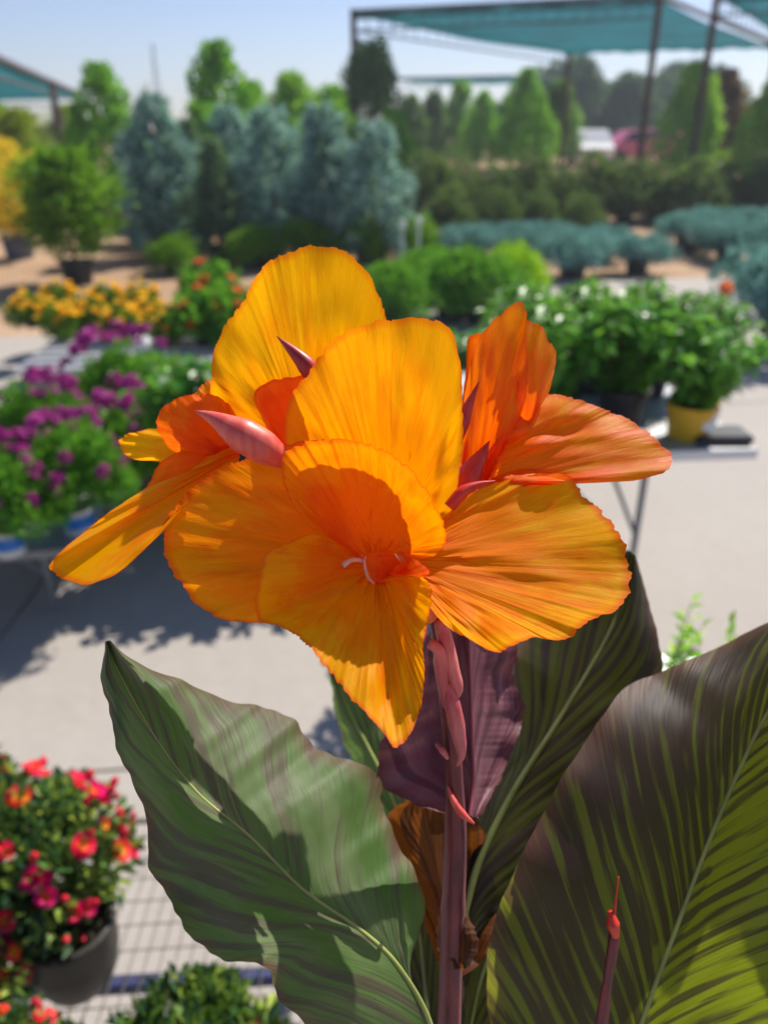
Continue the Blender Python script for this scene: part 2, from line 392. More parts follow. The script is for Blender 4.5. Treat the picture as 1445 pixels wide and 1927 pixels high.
F['hib'] = foliage("glossy_leaves", [(30, 70, 22), (56, 116, 36), (104, 162, 60)], .38, .36, .45)
F['shrubdark'] = foliage("dark_shrub_leaves", [(28, 44, 30), (48, 66, 44), (88, 108, 66)], .38, .5, .3)
F['purpleleaf'] = foliage("purple_tree_leaves", [(58, 22, 32), (92, 36, 46), (130, 60, 60)], .3, .5, .3)
F['marig'] = foliage("marigold_foliage", [(40, 70, 14), (76, 108, 30), (110, 140, 50)], .3, .5, .3)
F['rosegreen'] = foliage("rose_leaves", [(14, 36, 26), (30, 62, 40), (70, 104, 48), (140, 156, 64)], .25, .38, .5, 6.0)
F['lime'] = foliage("young_leaves", [(90, 140, 20), (140, 190, 50), (180, 215, 80)], .45, .45, .3)

# ------------------------------------------------------------------ plant kinds
K = {}
def trunk(H, r, n=5, lean=.05, seed=0):
    rs = np.random.RandomState(seed); return MB().tube([(rs.normal() * lean * i / n, rs.normal() * lean * i / n, H * i / n) for i in range(n + 1)], [r * (1 - .7 * i / n) for i in range(n + 1)], 7).mesh("trunk", M['bark'], True)
def limbs(H0, H1, Rm, r, k, seed):
    rs = np.random.RandomState(seed); b = MB()
    for i in range(k):
        z = H0 + (H1 - H0) * rs.uniform(0, .7); a = rs.uniform(0, 6.28); q = Rm * rs.uniform(.4, .8)
        b.tube([(0, 0, z), (q * .5 * math.cos(a), q * .5 * math.sin(a), z + q * .5), (q * math.cos(a), q * math.sin(a), z + q * 1.1)], [r, r * .6, r * .2], 5)
    return b.mesh("limb", M['bark'], True)
F['blue2'] = foliage("greygreen_spruce_needles", [(38, 62, 48), (70, 98, 78), (112, 138, 112)], .34, .55, .3)
for i, (sd, Rm_, pr, mt, nb_) in enumerate([(11, .66, .75, 'blue', 95), (12, .42, .5, 'blue', 90), (13, .74, 1.0, 'blue2', 90), (14, .78, .55, 'blue', 80), (15, .6, .9, 'blue2', 95)]):
    K['spruce%d' % i] = Kind("blue_spruce", "spruce", "blue spruces in a row").part("pot", potmesh(.2, .3, M['pot_black'])).part("trunk", trunk(1.9, .03, seed=sd, lean=.12), (0, 0, .25)).part("foliage", fm("foliage", conifer(sd, 1.85, Rm_, nb_, 60, prof=lambda h, pr=pr: (1 - h) ** pr, nl=.15, nw=.03, z0=.0, jit=.085), F[mt]), (0, 0, .12))
K['arbor'] = Kind("arborvitae", "arborvitae", "green arborvitae at the left").part("pot", potmesh(.2, .27, M['pot_black'])).part("trunk", trunk(1.0, .03, seed=3), (0, 0, .2)).part("foliage", fm("foliage", conifer(21, 1.25, .5, 130, 50, prof=lambda h: max(0, math.sin(math.pi * (.38 + .61 * h))) ** .8, droop=-.5, nl=.10, nw=.03), F['arbor']), (0, 0, .15))
K['arbory'] = Kind("columnar_conifer", "conifer", None).part("pot", potmesh(.2, .27, M['pot_black'])).part("trunk", trunk(1.4, .03, seed=4), (0, 0, .2)).part("foliage", fm("foliage", conifer(22, 1.65, .5, 120, 46, prof=lambda h: max(0, math.sin(math.pi * (.3 + .68 * h))) ** .8, droop=-.6, nl=.11, nw=.035), F['arbory']), (0, 0, .2))
for key, mat, sd in (('decid', 'decid', 31), ('decidl', 'decidlight', 32), ('dark', 'dark', 33), ('purple', 'purpleleaf', 34)):
    K[key] = Kind({'decid': "young_tree", 'decidl': "young_tree", 'dark': "dark_tree", 'purple': "purple_leaf_tree"}[key], "tree", "young trees in rows").part("trunk", trunk(2.6, .045, seed=sd)).part("limb", limbs(.9, 2.7, .6, .022, 9, sd)).part("crown", fm("crown", crown(sd, .45, 3.15, 1.2, 130, 50, .13, .075, prof=lambda h: (.62 + .38 * math.sin(math.pi * min(1, .22 + .6 * h))) * (1.06 - h) ** .62, cr=.27), F[mat]))
K['goldsh'] = Kind("golden_shrub", "shrub", None).part("pot", potmesh(.22, .3, M['pot_grey'])).part("trunk", trunk(.8, .03, seed=5), (0, 0, .2)).part("foliage", fm("foliage", crown(41, .42, 1.4, .58, 46, 60, .07, .045, cr=.2), F['gold']))
K['globe'] = Kind("dwarf_blue_spruce", "dwarf spruce", "low dwarf blue spruces in black pots").part("pot", potmesh(.2, .28, M['pot_black'])).part("foliage", fm("foliage", dome(42, .55, .34, .28, 60, 80, .075, .022, .12, .8), F['bluelow']))
K['darksh'] = Kind("dark_shrub", "shrub", "dark potted shrubs under the shade structure").part("pot", potmesh(.2, .26, M['pot_black'])).part("foliage", fm("foliage", dome(43, .62, .75, .24, 50, 60, .10, .05, .2), F['shrubdark']))
K['chart'] = Kind("chartreuse_shrub", "shrub", None).part("pot", potmesh(.15, .2, M['pot_black'])).part("foliage", fm("foliage", dome(44, .27, .3, .2, 44, 80, .045, .02, .085), F['chart']))
K['greensh'] = Kind("green_shrub", "shrub", "rounded green shrubs behind the flower").part("pot", potmesh(.15, .2, M['pot_black'])).part("foliage", fm("foliage", dome(45, .33, .36, .18, 50, 80, .05, .022, .1), F['green']))
K['pineb'] = Kind("low_conifer", "shrub", "low green bushes before the spruces").part("pot", potmesh(.17, .22, M['pot_black'])).part("foliage", fm("foliage", dome(46, .36, .36, .2, 46, 70, .07, .02, .12), F['arbor']))

# flower-head meshes
def petalhead(seed, n, r, mat_cols, cup=.3, rings=1):
    """a small open blossom: n notched petals per ring, uv.y runs from the centre out"""
    rs = np.random.RandomState(seed); V, Fc, UV = [], [], []
    for q in range(rings):
        rr = r * (1 - .32 * q); lift = cup + .45 * q
        for i in range(n):
            a = 2 * math.pi * (i + .5 * q) / n + rs.uniform(-.1, .1); wd = math.pi / n * 1.25; b0 = len(V)
            prof = [(.08, .25), (.45, .85), (.8, 1.0), (1.0, .55)]
            for (t, ww) in prof:
                for s in (-1, 0, 1):
                    aa = a + s * wd * ww * (1 if t > .1 else .6); rad = rr * t * (1.0 if s else (.97 if t > .9 else 1.0))
                    V.append((rad * math.cos(aa), rad * math.sin(aa), rr * lift * t * t + (.08 * rr if s else 0) + rs.uniform(-.03, .03) * rr)); UV.append((i / n, t))
            for k in range(3):
                for s in range(2):
                    o = b0 + k * 3 + s; Fc.append((o, o + 1, o + 4, o + 3))
    m = MB(); m.v = V; m.f = Fc; m.uv = UV; return m
def head_mat(name, stops, trans=.4, rough=.5):
    k = NT(name); uv = k.n("UVMap").outputs[0]; r = k.n("SeparateXYZ", {0: uv}).outputs[1]
    rnd = k.n("NewGeometry").outputs["Random Per Island"]; orr = k.n("ObjectInfo").outputs["Random"]
    f = k.math('ADD', r, k.math('ADD', k.math('MULTIPLY', k.math('SUBTRACT', orr, .5), .45), k.math('MULTIPLY', k.math('SUBTRACT', rnd, .5), .12)))
    c = k.ramp(f, [(p, lin(q)) for p, q in stops])
    p = k.n("BsdfPrincipled", {"Base Color": c, "Roughness": rough, "Specular IOR Level": .3}); t = k.n("BsdfTranslucent", {"Color": c})
    return k.done(k.n("MixShader", {0: trans, 1: p, 2: t}))
rose_m = head_mat("rose_petals", [(.0, (255, 215, 50)), (.42, (255, 165, 50)), (.62, (255, 85, 65)), (.95, (252, 45, 95)), (1.2, (215, 25, 125))])
mari_m = head_mat("marigold_petals", [(.0, (235, 140, 5)), (.4, (250, 190, 20)), (.9, (255, 215, 50))])
oran_m = head_mat("orange_petals", [(.0, (200, 60, 10)), (.5, (235, 95, 35)), (.9, (245, 130, 80))])
purp_m = head_mat("purple_petals", [(.0, (110, 12, 90)), (.5, (165, 30, 130)), (.95, (200, 70, 165))])
rose_me = petalhead(1, 7, .0185, None, .42, 2).mesh("blossom", rose_m, True)
rose_bud = MB().lathe([(.0005, 0), (.006, .003), (.0085, .010), (.006, .018), (.001, .023)], n=8).mesh("rosebud", simple("rosebud_red", (205, 30, 50), .5), True)
mari_me = petalhead(2, 9, .046, None, .55, 3).mesh("flower_head", mari_m, True)
oran_me = petalhead(3, 8, .05, None, .5, 3).mesh("flower_head", oran_m, True)
def cluster(seed, n, r, fr):
    rs = np.random.RandomState(seed); m = MB(); uv = []
    for i in range(n):
        d = unit(rs, 1)[0]; d[2] = abs(d[2]); h = petalhead(seed + i, 5, fr, None, .2)
        a = Vector(d).to_track_quat('Z', 'Y').to_matrix(); vv = np.array([a @ Vector(v) for v in h.v]) + d * r * rs.uniform(.75, 1.0) * np.array([1, 1, .7])
        m.add(vv, h.f); uv += h.uv
    m.uv = uv; return m.mesh("flower_head", purp_m, True)
purp_me = [cluster(50, 24, .033, .0125), cluster(51, 16, .024, .011)]

def flowered(name, cat, group, pot, fol, heads, zr, nh, seed, Rm, H, z0, tilt=.5, hn="flower_head", band=None):
    rs = np.random.RandomState(seed); k = Kind(name, cat, group); k.part("pot", pot)
    k.part("foliage", fol)
    for i in range(nh):
        d = unit(rs, 1)[0]; d[2] = abs(d[2]) if band is None else rs.uniform(*band); d /= np.linalg.norm(d); q = rs.uniform(.88, 1.06)
        e = Vector((d[0] + rs.normal() * .2, d[1] + rs.normal() * .2, d[2] + tilt)).to_track_quat('Z', 'Y').to_euler()
        k.part(hn, heads[rs.randint(len(heads))], (d[0] * Rm * q, d[1] * Rm * q, z0 + d[2] * H * q), e, rs.uniform(.75, 1.2))
    return k
K['mari'] = flowered("marigold", "flowering plant", "yellow marigolds on the far bench", potmesh(.085, .14, M['pot_black']), fm("foliage", dome(61, .2, .2, .1, 26, 46, .07, .03, .08), F['marig']), [mari_me], 0, 24, 62, .21, .24, .14, .7)
K['oran'] = flowered("orange_flower_plant", "flowering plant", "orange flowers on the far bench", potmesh(.085, .14, M['pot_black']), fm("foliage", dome(63, .2, .24, .1, 30, 50, .075, .035, .08), F['green']), [oran_me], 0, 8, 64, .19, .27, .14, .7)
K['purp'] = flowered("purple_flower_plant", "flowering plant", "purple flowers on the left table", potmesh(.075, .12, M['pot_white']), fm("foliage", dome(65, .24, .28, .18, 60, 95, .045, .011, .075), F['green']), purp_me, 0, 34, 66, .25, .33, .21, .6)
K['purp'].part("pot_label", MB().lathe([(.0655, .035), (.0775, .095)], n=20).mesh("pot_label", M['blue']))
def hibmesh(seed, Rm=.22, H=.30):
    rs = np.random.RandomState(seed); PP, DD, NN = [], [], []; b = MB()
    for s in range(34):
        a = rs.uniform(0, 6.28); o = rs.uniform(.2, 1.0) * Rm; h = H * rs.uniform(.6, 1.15)
        p0 = np.array([0.02 * math.cos(a), .02 * math.sin(a), .1]); p1 = np.array([o * .6 * math.cos(a), o * .6 * math.sin(a), .1 + h * .6]); p2 = np.array([o * math.cos(a), o * math.sin(a), .1 + h])
        b.tube([p0, p1, p2], [.005, .004, .002], 5)
        for t in np.linspace(.1, 1.0, 24):
            q = p0 * (1 - t) ** 2 + 2 * p1 * t * (1 - t) + p2 * t * t
            d = unit(rs, 1)[0]; d[2] = d[2] * .5 + .1
            PP.append(q); DD.append(d); NN.append(np.array([0, 0, 1.0]) + unit(rs, 1)[0] * .35)
    n = len(PP)
    return b.mesh("stem", simple("green_stem", (.12, .16, .05), .6), True), fm("foliage", leafset(np.array(PP), np.array(DD), np.array(NN), .06 * rs.uniform(.6, 1.25, n), .036 * rs.uniform(.7, 1.2, n), .12, .12), F['hib'])
for i, sd in enumerate((71, 72)):
    st_, fo_ = hibmesh(sd)
    K['hib%d' % i] = Kind("hibiscus", "leafy shrub", "leafy hibiscus shrubs on the right table").part("pot", potmesh(.09, .13, M['pot_black'] if i == 0 else M['pot_yellow'])).part("stem", st_).part("foliage", fo_)

# ------------------------------------------------------------------ shade structures
def net_mat():
    k = NT("teal_shade_net"); tc = k.n("TexCoord").outputs["Object"]
    c = k.ramp(k.noise(tc, .5, 4.0), [(.3, (.004, .10, .115, 1)), (.7, (.008, .17, .19, 1))])
    p = k.n("BsdfDiffuse", {"Color": c}); t = k.n("BsdfTranslucent", {"Color": c}); tp = k.n("BsdfTransparent", {"Color": (.75, .92, .95, 1)})
    a = k.n("MixShader", {0: .55, 1: p, 2: t}); return k.done(k.n("MixShader", {0: .07, 1: a, 2: tp}))
M['net'] = net_mat()
def lerp(a, b, t): return np.asarray(a, float) * (1 - t) + np.asarray(b, float) * t
def netsheet(a, b, c, d, sag=.18, n=14, folds=True, z=0.0):
    """sheet over the quad a-b-c-d with gathered folds and a little sag"""
    V, Fc = [], []; N2 = n * 3
    for i in range(N2 + 1):
        for j in range(n + 1):
            u, v = i / N2, j / n; p = lerp(lerp(a, b, u), lerp(d, c, u), v)
            p = p + np.array([0, 0, z - sag * math.sin(math.pi * v) * (.6 + .4 * math.sin(math.pi * u)) + (.03 * math.sin(i * 1.9) + .02 * math.sin(i * .7 + j) if folds else 0)]); V.append(p)
    for i in range(N2):
        for j in range(n):
            q = i * (n + 1) + j; Fc.append((q, q + 1, q + n + 2, q + n + 1))
    return V, Fc
def shade(o, e1, e2, n1, n2, H, label, prad=.06, group=None, valance=.0, posts=None, ties=False):
    o, e1, e2 = [np.asarray(q, float) for q in (o, e1, e2)]
    root = empty("shade_structure", (o[0], o[1], 0), label, "shade structure", group)
    pt = lambda i, j, z: np.array([*(o[:2] + e1[:2] * i + e2[:2] * j), z]) - np.array([o[0], o[1], 0])
    tie_me = MB().tube([(0, 0, 0), (0, 0, -.38)], prad * .16, 5).mesh("tie", M['postgrey'])
    for i in range(n1 + 1):
        for j in range(n2 + 1):
            if posts and (i, j) not in posts: continue
            MB().tube([pt(i, j, 0), pt(i, j, H + .05)], prad, 8).build("post", M['post'], root)
            if i < n1: MB().tube([pt(i, j, H), pt(i + 1, j, H)], prad * .7, 6).build("beam", M['postgrey'], root)
            if j < n2: MB().tube([pt(i, j, H), pt(i, j + 1, H)], prad * .7, 6).build("beam", M['postgrey'], root)
            if i < n1 and j == 0: MB().tube([pt(i, j, H - .38), pt(i + 1, j, H - .38)], prad * .3, 5).build("cable", M['postgrey'], root)
            if ties:
                for go, pa, pb, nt in ((j == 0 and i < n1, pt(i, j, H), pt(min(i + 1, n1), j, H), 20), (i == 0 and j < n2, pt(i, j, H), pt(i, min(j + 1, n2), H), 24)):
                    for q in range(1, nt if go else 0): link("tie", tie_me, root, lerp(pa, pb, q / nt))
            if j < n2 and i == 0: MB().tube([pt(i, j, H - .38), pt(i, j + 1, H - .38)], prad * .3, 5).build("cable", M['postgrey'], root)
    for i in range(n1):
        for j in range(n2):
            mb_ = MB().add(*netsheet(pt(i, j, H), pt(i + 1, j, H), pt(i + 1, j + 1, H), pt(i, j + 1, H), .12, 10, True, -.08)); mb_.build("net_panel", M['net'], root, True)
    if valance:
        for i in range(n1):
            V, Fc = netsheet(pt(i, 0, H + .02), pt(i + 1, 0, H + .02), pt(i + 1, 0, H - valance), pt(i, 0, H - valance), 0, 3, False)
            e = np.array([-e2[1], e2[0], 0]); nn = np.array([e1[1], -e1[0], 0]); nn = nn / np.linalg.norm(nn)
            V = [v + nn * (.03 * math.sin(k // 4 * 2.2)) for k, v in enumerate(V)]
            MB().add(V, Fc).build("net_valance", M['net'], root, True)
    return root
SH = 4.0
C1 = G(665, 22, SH); C3 = G(1242, -8, SH)
e1 = C3 - C1; e1[2] = 0; e2 = G(1072, 97, SH) - C1; e2[2] = 0
shade(C1 + e1 * 1.16, e1, e2, 1, 1, SH, "second teal shade net roof with pale beams at the top right corner", .075, "shade structures", .16, ties=True)
shade(C1, e1, e2, 1, 1, SH, "large teal shade net roof on tall rusty posts at the right", .075, "shade structures", .16, ties=True)
D1 = G(745, 147, 3.9)
shade(D1, e1 * 1.1, e2 * .35, 1, 1, 3.9, "far teal shade net seen low between the trees and the near net roof", .06, "shade structures", .12)
L2p = G(168, 184, 3.0); L1p = G(97, 153, 3.0)
le = L1p - L2p; le[2] = 0
shade(L2p, le, np.array([le[1], -le[0], 0]) * .7, 2, 1, 3.0, "teal shade net on brown posts at the left edge", .13, "shade structures", .2)

# ------------------------------------------------------------------ background planting
def gp(px, py, z=0.0): return G(px, py, z)
def ht(px, py, t): return P(px, py, t)
rr = random.Random(5)
def depth_at(px, t):  # ground point at optical depth t under column px
    s = (HC / t - sp) / cp
    return G(px, 963.5 + FPX * s)
def by_top(kind, H, px, t, ytop, label, **kw):
    """stand a plant of local height H at depth t so that its top reaches row ytop"""
    b = depth_at(px, t); z = P(px, ytop, t)[2]; sc = max(.2, z / H)
    # the same horizontal distance as the ground point
    return K[kind].place(b, label, rr.uniform(0, 6.28), sc, **kw)
by_top('arbor', 1.43, 150, 9.4, 285, "big bushy green arborvitae in a black pot behind the marigolds at the left")
by_top('arbory', 1.85, 140, 31.0, 205, "yellow-green conifer standing behind the bushy arborvitae at the left")
by_top('arbory', 1.85, 60, 16.0, 215, "small yellow-green conifer at far left under the left shade net")
by_top('goldsh', 1.45, 40, 11.2, 262, "golden yellow shrub in a grey pot at the left edge")
sp_ = [(318, 11.3, 186, 0, "blue spruce just right of the bushy arborvitae, below the radio mast"),
       (258, 12.5, 262, 2, "grey-green conifer half hidden at the left end of the spruce row"),
       (372, 12.6, 228, 4, "grey-green conifer left of the tallest green tree"),
       (418, 10.8, 262, 2, "grey-green conifer straight below the tallest green tree"),
       (448, 12.2, 206, 0, "blue spruce behind the grey-green conifer in the centre of the row"),
       (520, 11.4, 210, 3, "wide pale blue spruce with a tall leader, centre of the spruce row"),
       (612, 11.0, 205, 1, "narrow pale blue spruce above the top orange petal"),
       (706, 10.8, 236, 3, "broad blue spruce at the right end of the row below the net post"),
       (655, 12.4, 280, 4, "grey-green conifer in the gap between the narrow and the broad spruce"),
       (565, 12.8, 270, 2, "grey-green conifer left of the narrow pale spruce")]
for x, t, y, v, lb in sp_: by_top('spruce%d' % v, 1.98, x, t, y, lb)
dk = [('dark', 335, 14.4, 238, "dark tree filling the gap right of the radio mast between the spruces"), ('dark', 478, 14.4, 240, "dark tree between the two centre spruces"), ('decid', 566, 14.8, 222, "green tree close behind the spruces left of the narrow pale one"), ('dark', 664, 14.6, 228, "dark tree close behind the spruces right of the narrow pale one"),
      ('decid', 395, 15, 190, "green tree left of the tallest tree, rising between spruces"), ('dark', 545, 19, 205, "dark tree low between the tallest and the light green tree"), ('decidl', 590, 16, 185, "light green tree just behind the narrow blue spruce"), ('decid', 735, 18, 200, "green tree behind the broad spruce, right of the net corner post"), ('decid', 270, 21, 215, "small green tree left of the radio mast"),
      ('decid', 215, 16, 118, "green tree with a pointed top right of the left shade net"), ('decid', 438, 16.5, 82, "tallest green tree above the middle of the spruce row"),
      ('decid', 480, 17.5, 150, "green tree close to the right of the tallest tree"), ('decidl', 560, 17, 142, "light green tree left of the net corner post"),
      ('decid', 625, 18, 158, "green tree just left of the net corner post"), ('dark', 697, 20, 84, "narrow dark tree right behind the net corner post"),
      ('decidl', 650, 21, 170, "pale green tree between the light tree and the net corner post"),
      ('dark', 772, 33, 178, "dark tree right of the narrow dark tree under the far net"), ('dark', 815, 34, 172, "dark tree third from the net corner post"),
      ('decid', 862, 35, 150, "green tree left of the second net post"), ('decid', 900, 32, 168, "lower green tree touching the second net post"),
      ('decid', 985, 31, 128, "bright green tree between the second and third net posts"), ('decid', 955, 33, 175, "green tree right of the second net post"),
      ('dark', 1040, 34, 150, "dark tree right of the bright green tree under the net"), ('decidl', 1065, 37, 195, "pale small tree beside the grey back post"),
      ('decidl', 1278, 22, 122, "yellow-green tree between the two right net posts"), ('decidl', 1432, 20, 130, "yellow-green tree at the right edge of the picture"),
      ('purple', 1335, 24, 135, "dark red-leaved tree beside the rightmost net post"), ('purple', 1395, 26, 190, "small red-leaved tree left of the right edge"),
      ('decid', 330, 19, 215, "green tree behind the radio mast gap"), ('decid', 20, 20, 190, "green tree seen under the left shade net at the left edge")]
for k_, x, t, y, lb in dk: by_top(k_, 3.3, x, t, y, lb)
# far tree belt, one object each
def fartree(seed):
    return fm("crown", crown(seed, 1.6, 7.2, 3.4, 60, 60, .55, .34, prof=lambda h: .35 + .65 * math.sin(math.pi * min(1, .2 + .72 * h)), cr=1.35), F['hazeblue'])
K['far'] = Kind("far_tree", "tree", "hazy far trees on the skyline").part("trunk", trunk(4.5, .28, seed=9)).part("crown", fartree(91))
for x, y, lb in [(1060, 108, "rounded far tree beside the grey back post of the big net"), (1120, 150, "low far tree left of the third net post"), (1175, 138, "far dark tree just left of the third net post"),
                 (1225, 140, "far tree directly behind the third net post"), (1270, 118, "tall far tree right of the third net post"), (1320, 125, "far tree left of the rightmost net post"),
                 (1385, 200, "lower far tree right of the rightmost net post"), (1010, 130, "far tree above the bright green tree"), (930, 190, "low far tree behind the second net post"), (1450, 210, "far tree at the right picture edge"),
                 (-10, 205, "far tree at the left picture edge"), (100, 235, "low far tree under the left shade net"), (800, 215, "low far tree behind the dark trees")]:
    t = 55 + rr.uniform(-6, 6); by_top('far', 8.3, x, t, y, lb)
# dark potted shrubs behind the low spruces
n = 0
for x in range(800, 1470, 62):
    t = 15.5 + rr.uniform(-.8, .8); side = "near the broad blue spruce" if x < 930 else ("between the second and third net posts" if x < 1180 else "right of the third net post")
    b = depth_at(x, t); K['darksh'].place(b, "dark green potted shrub in the shaded row " + side, rr.uniform(0, 6), rr.uniform(.85, 1.1), group="dark potted shrubs " + side)
for i, (x, t) in enumerate([(845, 13.2), (930, 13.6), (1010, 13.8), (1090, 13.2)]):
    K['darksh'].place(depth_at(x, t), "dark green shrub in front of the shaded row, behind the low dwarf spruces", rr.uniform(0, 6), rr.uniform(.6, .75), group="smaller dark shrubs in front of the shaded row")
# dwarf blue spruces
gl = [(1075, 523, 1.0, "dwarf blue spruce in a black pot nearest the bright chartreuse shrub"), (1196, 516, .86, "small dwarf blue spruce alone at the pavement edge, right of the middle"),
      (1130, 492, .85, "dwarf blue spruce between and behind the two front ones"), (985, 495, .95, "dwarf blue spruce hidden behind the chartreuse shrub"), (890, 500, .95, "dwarf blue spruce left of the chartreuse shrub"),
      (1040, 478, .8, "dwarf blue spruce in the second row behind the middle pots"),
      (1290, 476, 1.0, "dwarf blue spruce at the left of the right-hand group"), (1368, 492, 1.05, "dwarf blue spruce in the middle of the right-hand group"),
      (1445, 505, 1.05, "dwarf blue spruce at the right edge of the right-hand group"), (1325, 462, 1.0, "dwarf blue spruce behind the right-hand group, left one"), (1415, 462, 1.0, "dwarf blue spruce behind the right-hand group, right one")]
for x, y, s_, lb in gl: K['globe'].place(gp(x, y), lb, rr.uniform(0, 6), s_ * .9, .92)
K['globe'].place(gp(1462, 665), "dwarf blue spruce on the concrete, cut off by the right picture edge", .5, 1.0, 1.35)
for x, y, s_, lb in [(575, 500, 1.0, "low green bush above the top petal, left of two"), (690, 500, 1.0, "low green bush right of the top petal below the broad spruce"), (775, 495, 1.0, "low green bush left of the white stakes"), (480, 505, .9, "low green bush left of the top petal under the spruces"), (330, 515, .8, "low green bush at the foot of the spruce below the radio mast")]:
    K['pineb'].place(gp(x, y), lb, rr.uniform(0, 6), s_)
K['chart'].place(gp(965, 580), "bright chartreuse round shrub right of the top orange petal", 1, 1.15)
for x, y, s_, lb in [(735, 625, 1.1, "round light green shrub just right of the top orange petal"), (850, 600, 1.15, "dark green round shrub between the light green and chartreuse shrubs"), (905, 610, 1.1, "green shrub just below the chartreuse shrub"), (800, 570, 1.0, "green shrub behind the light green round shrub")]:
    K['greensh'].place(gp(x, y), lb, rr.uniform(0, 6), s_)
for x, y, lb in [(756, 500, "tall white plant stake left of two in the green shrubs"), (786, 490, "white plant stake with a round top, right of two")]:
    o = MB().box((0, 0, .36), (.03, .006, .72), 0, .002).lathe([(0, .70), (.028, .72), (.034, .76), (.02, .79), (0, .80)], n=10).build("plant_stake", M['white']); o.location = gp(x, y + 60); tag(o, lb, "stake", "white stakes in the green shrubs")

# cars beyond the trees
def car(x, t, mat, label, rz):
    b = depth_at(x, t); root = empty("parked_car", b, label, "car", "cars parked beyond the trees", rz)
    prof = [(-2.1, .35), (-2.15, .75), (-1.5, .92), (-.9, 1.42), (.55, 1.45), (1.2, .98), (2.0, .85), (2.15, .6), (2.1, .35)]
    V = [(a, -.82 if c < 1.0 else -.66, c) for a, c in prof] + [(a, .82 if c < 1.0 else .66, c) for a, c in prof]; m = len(prof)
    Fc = [tuple(range(m - 1, -1, -1)), tuple(range(m, 2 * m))] + [(i, (i + 1) % m, m + (i + 1) % m, m + i) for i in range(m)]
    MB().add(V, Fc).build("body", mat, root)
    for sgn in (-1, 1):
        MB().add([(-1.25, sgn * .80, 1.0), (.95, sgn * .80, 1.0), (.45, sgn * .695, 1.36), (-.8, sgn * .695, 1.36)], [(0, 1, 2, 3)]).build("window", M['glass'], root)
        for wx in (-1.35, 1.35):
            o = MB().lathe([(0, -.1), (.2, -.1), (.33, -.08), (.33, .08), (.2, .1), (0, .1)], n=18).build("wheel", M['pot_black'], root, True); o.location = (wx, sgn * .78, .33); o.rotation_euler = (R(90), 0, 0)
M['glass'] = simple("car_glass", (.02, .025, .035), .1, spec=.8)
car(1205, 36, simple("pink_red_paint", (205, 90, 120), .3, spec=.6, var=.05), "pinkish red car parked left of two behind the third net post", .1)
car(1315, 37, simple("red_paint", (200, 60, 85), .3, spec=.6, var=.05), "red car parked right of two between the right net posts", -.1)
car(1105, 36, simple("white_paint", (.8, .8, .8), .3, spec=.6, var=.03), "white car parked left of the pink and red cars", 1.45)
# radio mast far off
b = depth_at(305, 150); mb = MB(); Hm = P(305, 88, 150)[2]
for k in range(3):
    a = k * 2.094; mb.tube([(1.0 * math.cos(a), 1.0 * math.sin(a), 0), (.15 * math.cos(a), .15 * math.sin(a), Hm)], .07, 5)
for i in range(14):
    z0, z1 = Hm * i / 14, Hm * (i + 1) / 14; q = lambda z: 1.0 - .85 * z / Hm
    for k in range(3):
        a0, a1 = k * 2.094, (k + 1) * 2.094; mb.tube([(q(z0) * math.cos(a0), q(z0) * math.sin(a0), z0), (q(z1) * math.cos(a1), q(z1) * math.sin(a1), z1)], .04, 4)
o = mb.build("radio_mast", M['postgrey']); o.location = b; tag(o, "thin lattice radio mast rising far behind the blue spruces", "mast")

# ------------------------------------------------------------------ tables
def table(p0, p1, depth, z, label, legs, slats=None, name="display_table", rail='white'):
    """front edge from p0 to p1 (xy), going back by depth"""
    p0, p1 = np.array(p0[:2], float), np.array(p1[:2], float); d = p1 - p0; Lg = np.linalg.norm(d); d /= Lg; nrm = np.array([-d[1], d[0]])
    root = empty(name, (*p0, PV), label, "table"); rz = math.atan2(d[1], d[0]); root.rotation_euler = (0, 0, rz)
    zt = z - PV
    if slats:
        for i in range(slats):
            MB().box((Lg / 2, depth * (i + .5) / slats, zt - .012), (Lg, depth / slats * .62, .024), 0, .004).build("slat", M['steel'], root)
    else:
        MB().box((Lg / 2, depth / 2, zt - .008), (Lg, depth, .016), 0, .003).build("tabletop", M['steel'], root)
        MB().box((Lg / 2, -.004, zt - .012), (Lg, .012, .036), 0, .003).build("edge_rail", M[rail], root)
    for f in legs:
        for yy in (.12, depth - .12):
            MB().tube([(Lg * f, yy, 0), (Lg * f, yy, zt - .02)], .013, 8).build("leg", M['legsteel'], root)
        MB().tube([(Lg * f - .16, .12, zt - .03), (Lg * f, .12, zt * .5)], .008, 6).build("brace", M['legsteel'], root)
        MB().tube([(Lg * f, .12, zt * .35), (Lg * f, depth - .12, zt * .35)], .009, 6).build("stretcher", M['legsteel'], root)
    return root
TZ = .34
TR = .75
ra, rb = G(905, 862, TR), G(1424, 846, TR)
table(ra, rb, .95, TR, "low metal display table with a thin pale edge under the leafy shrubs", (.12, .66))
la, lb_ = G(-330, 1064, TZ), G(165, 1030, TZ)
table(la, lb_, 1.1, TZ, "low metal display table under the purple flowers at the left", (.35, .78), rail='legsteel')
ba, bb = G(20, 700, .3), G(640, 690, .3)
table(ba, bb, 1.5, .3, "slatted metal bench under the yellow marigolds", (.08, .6), slats=9, name="slatted_bench")
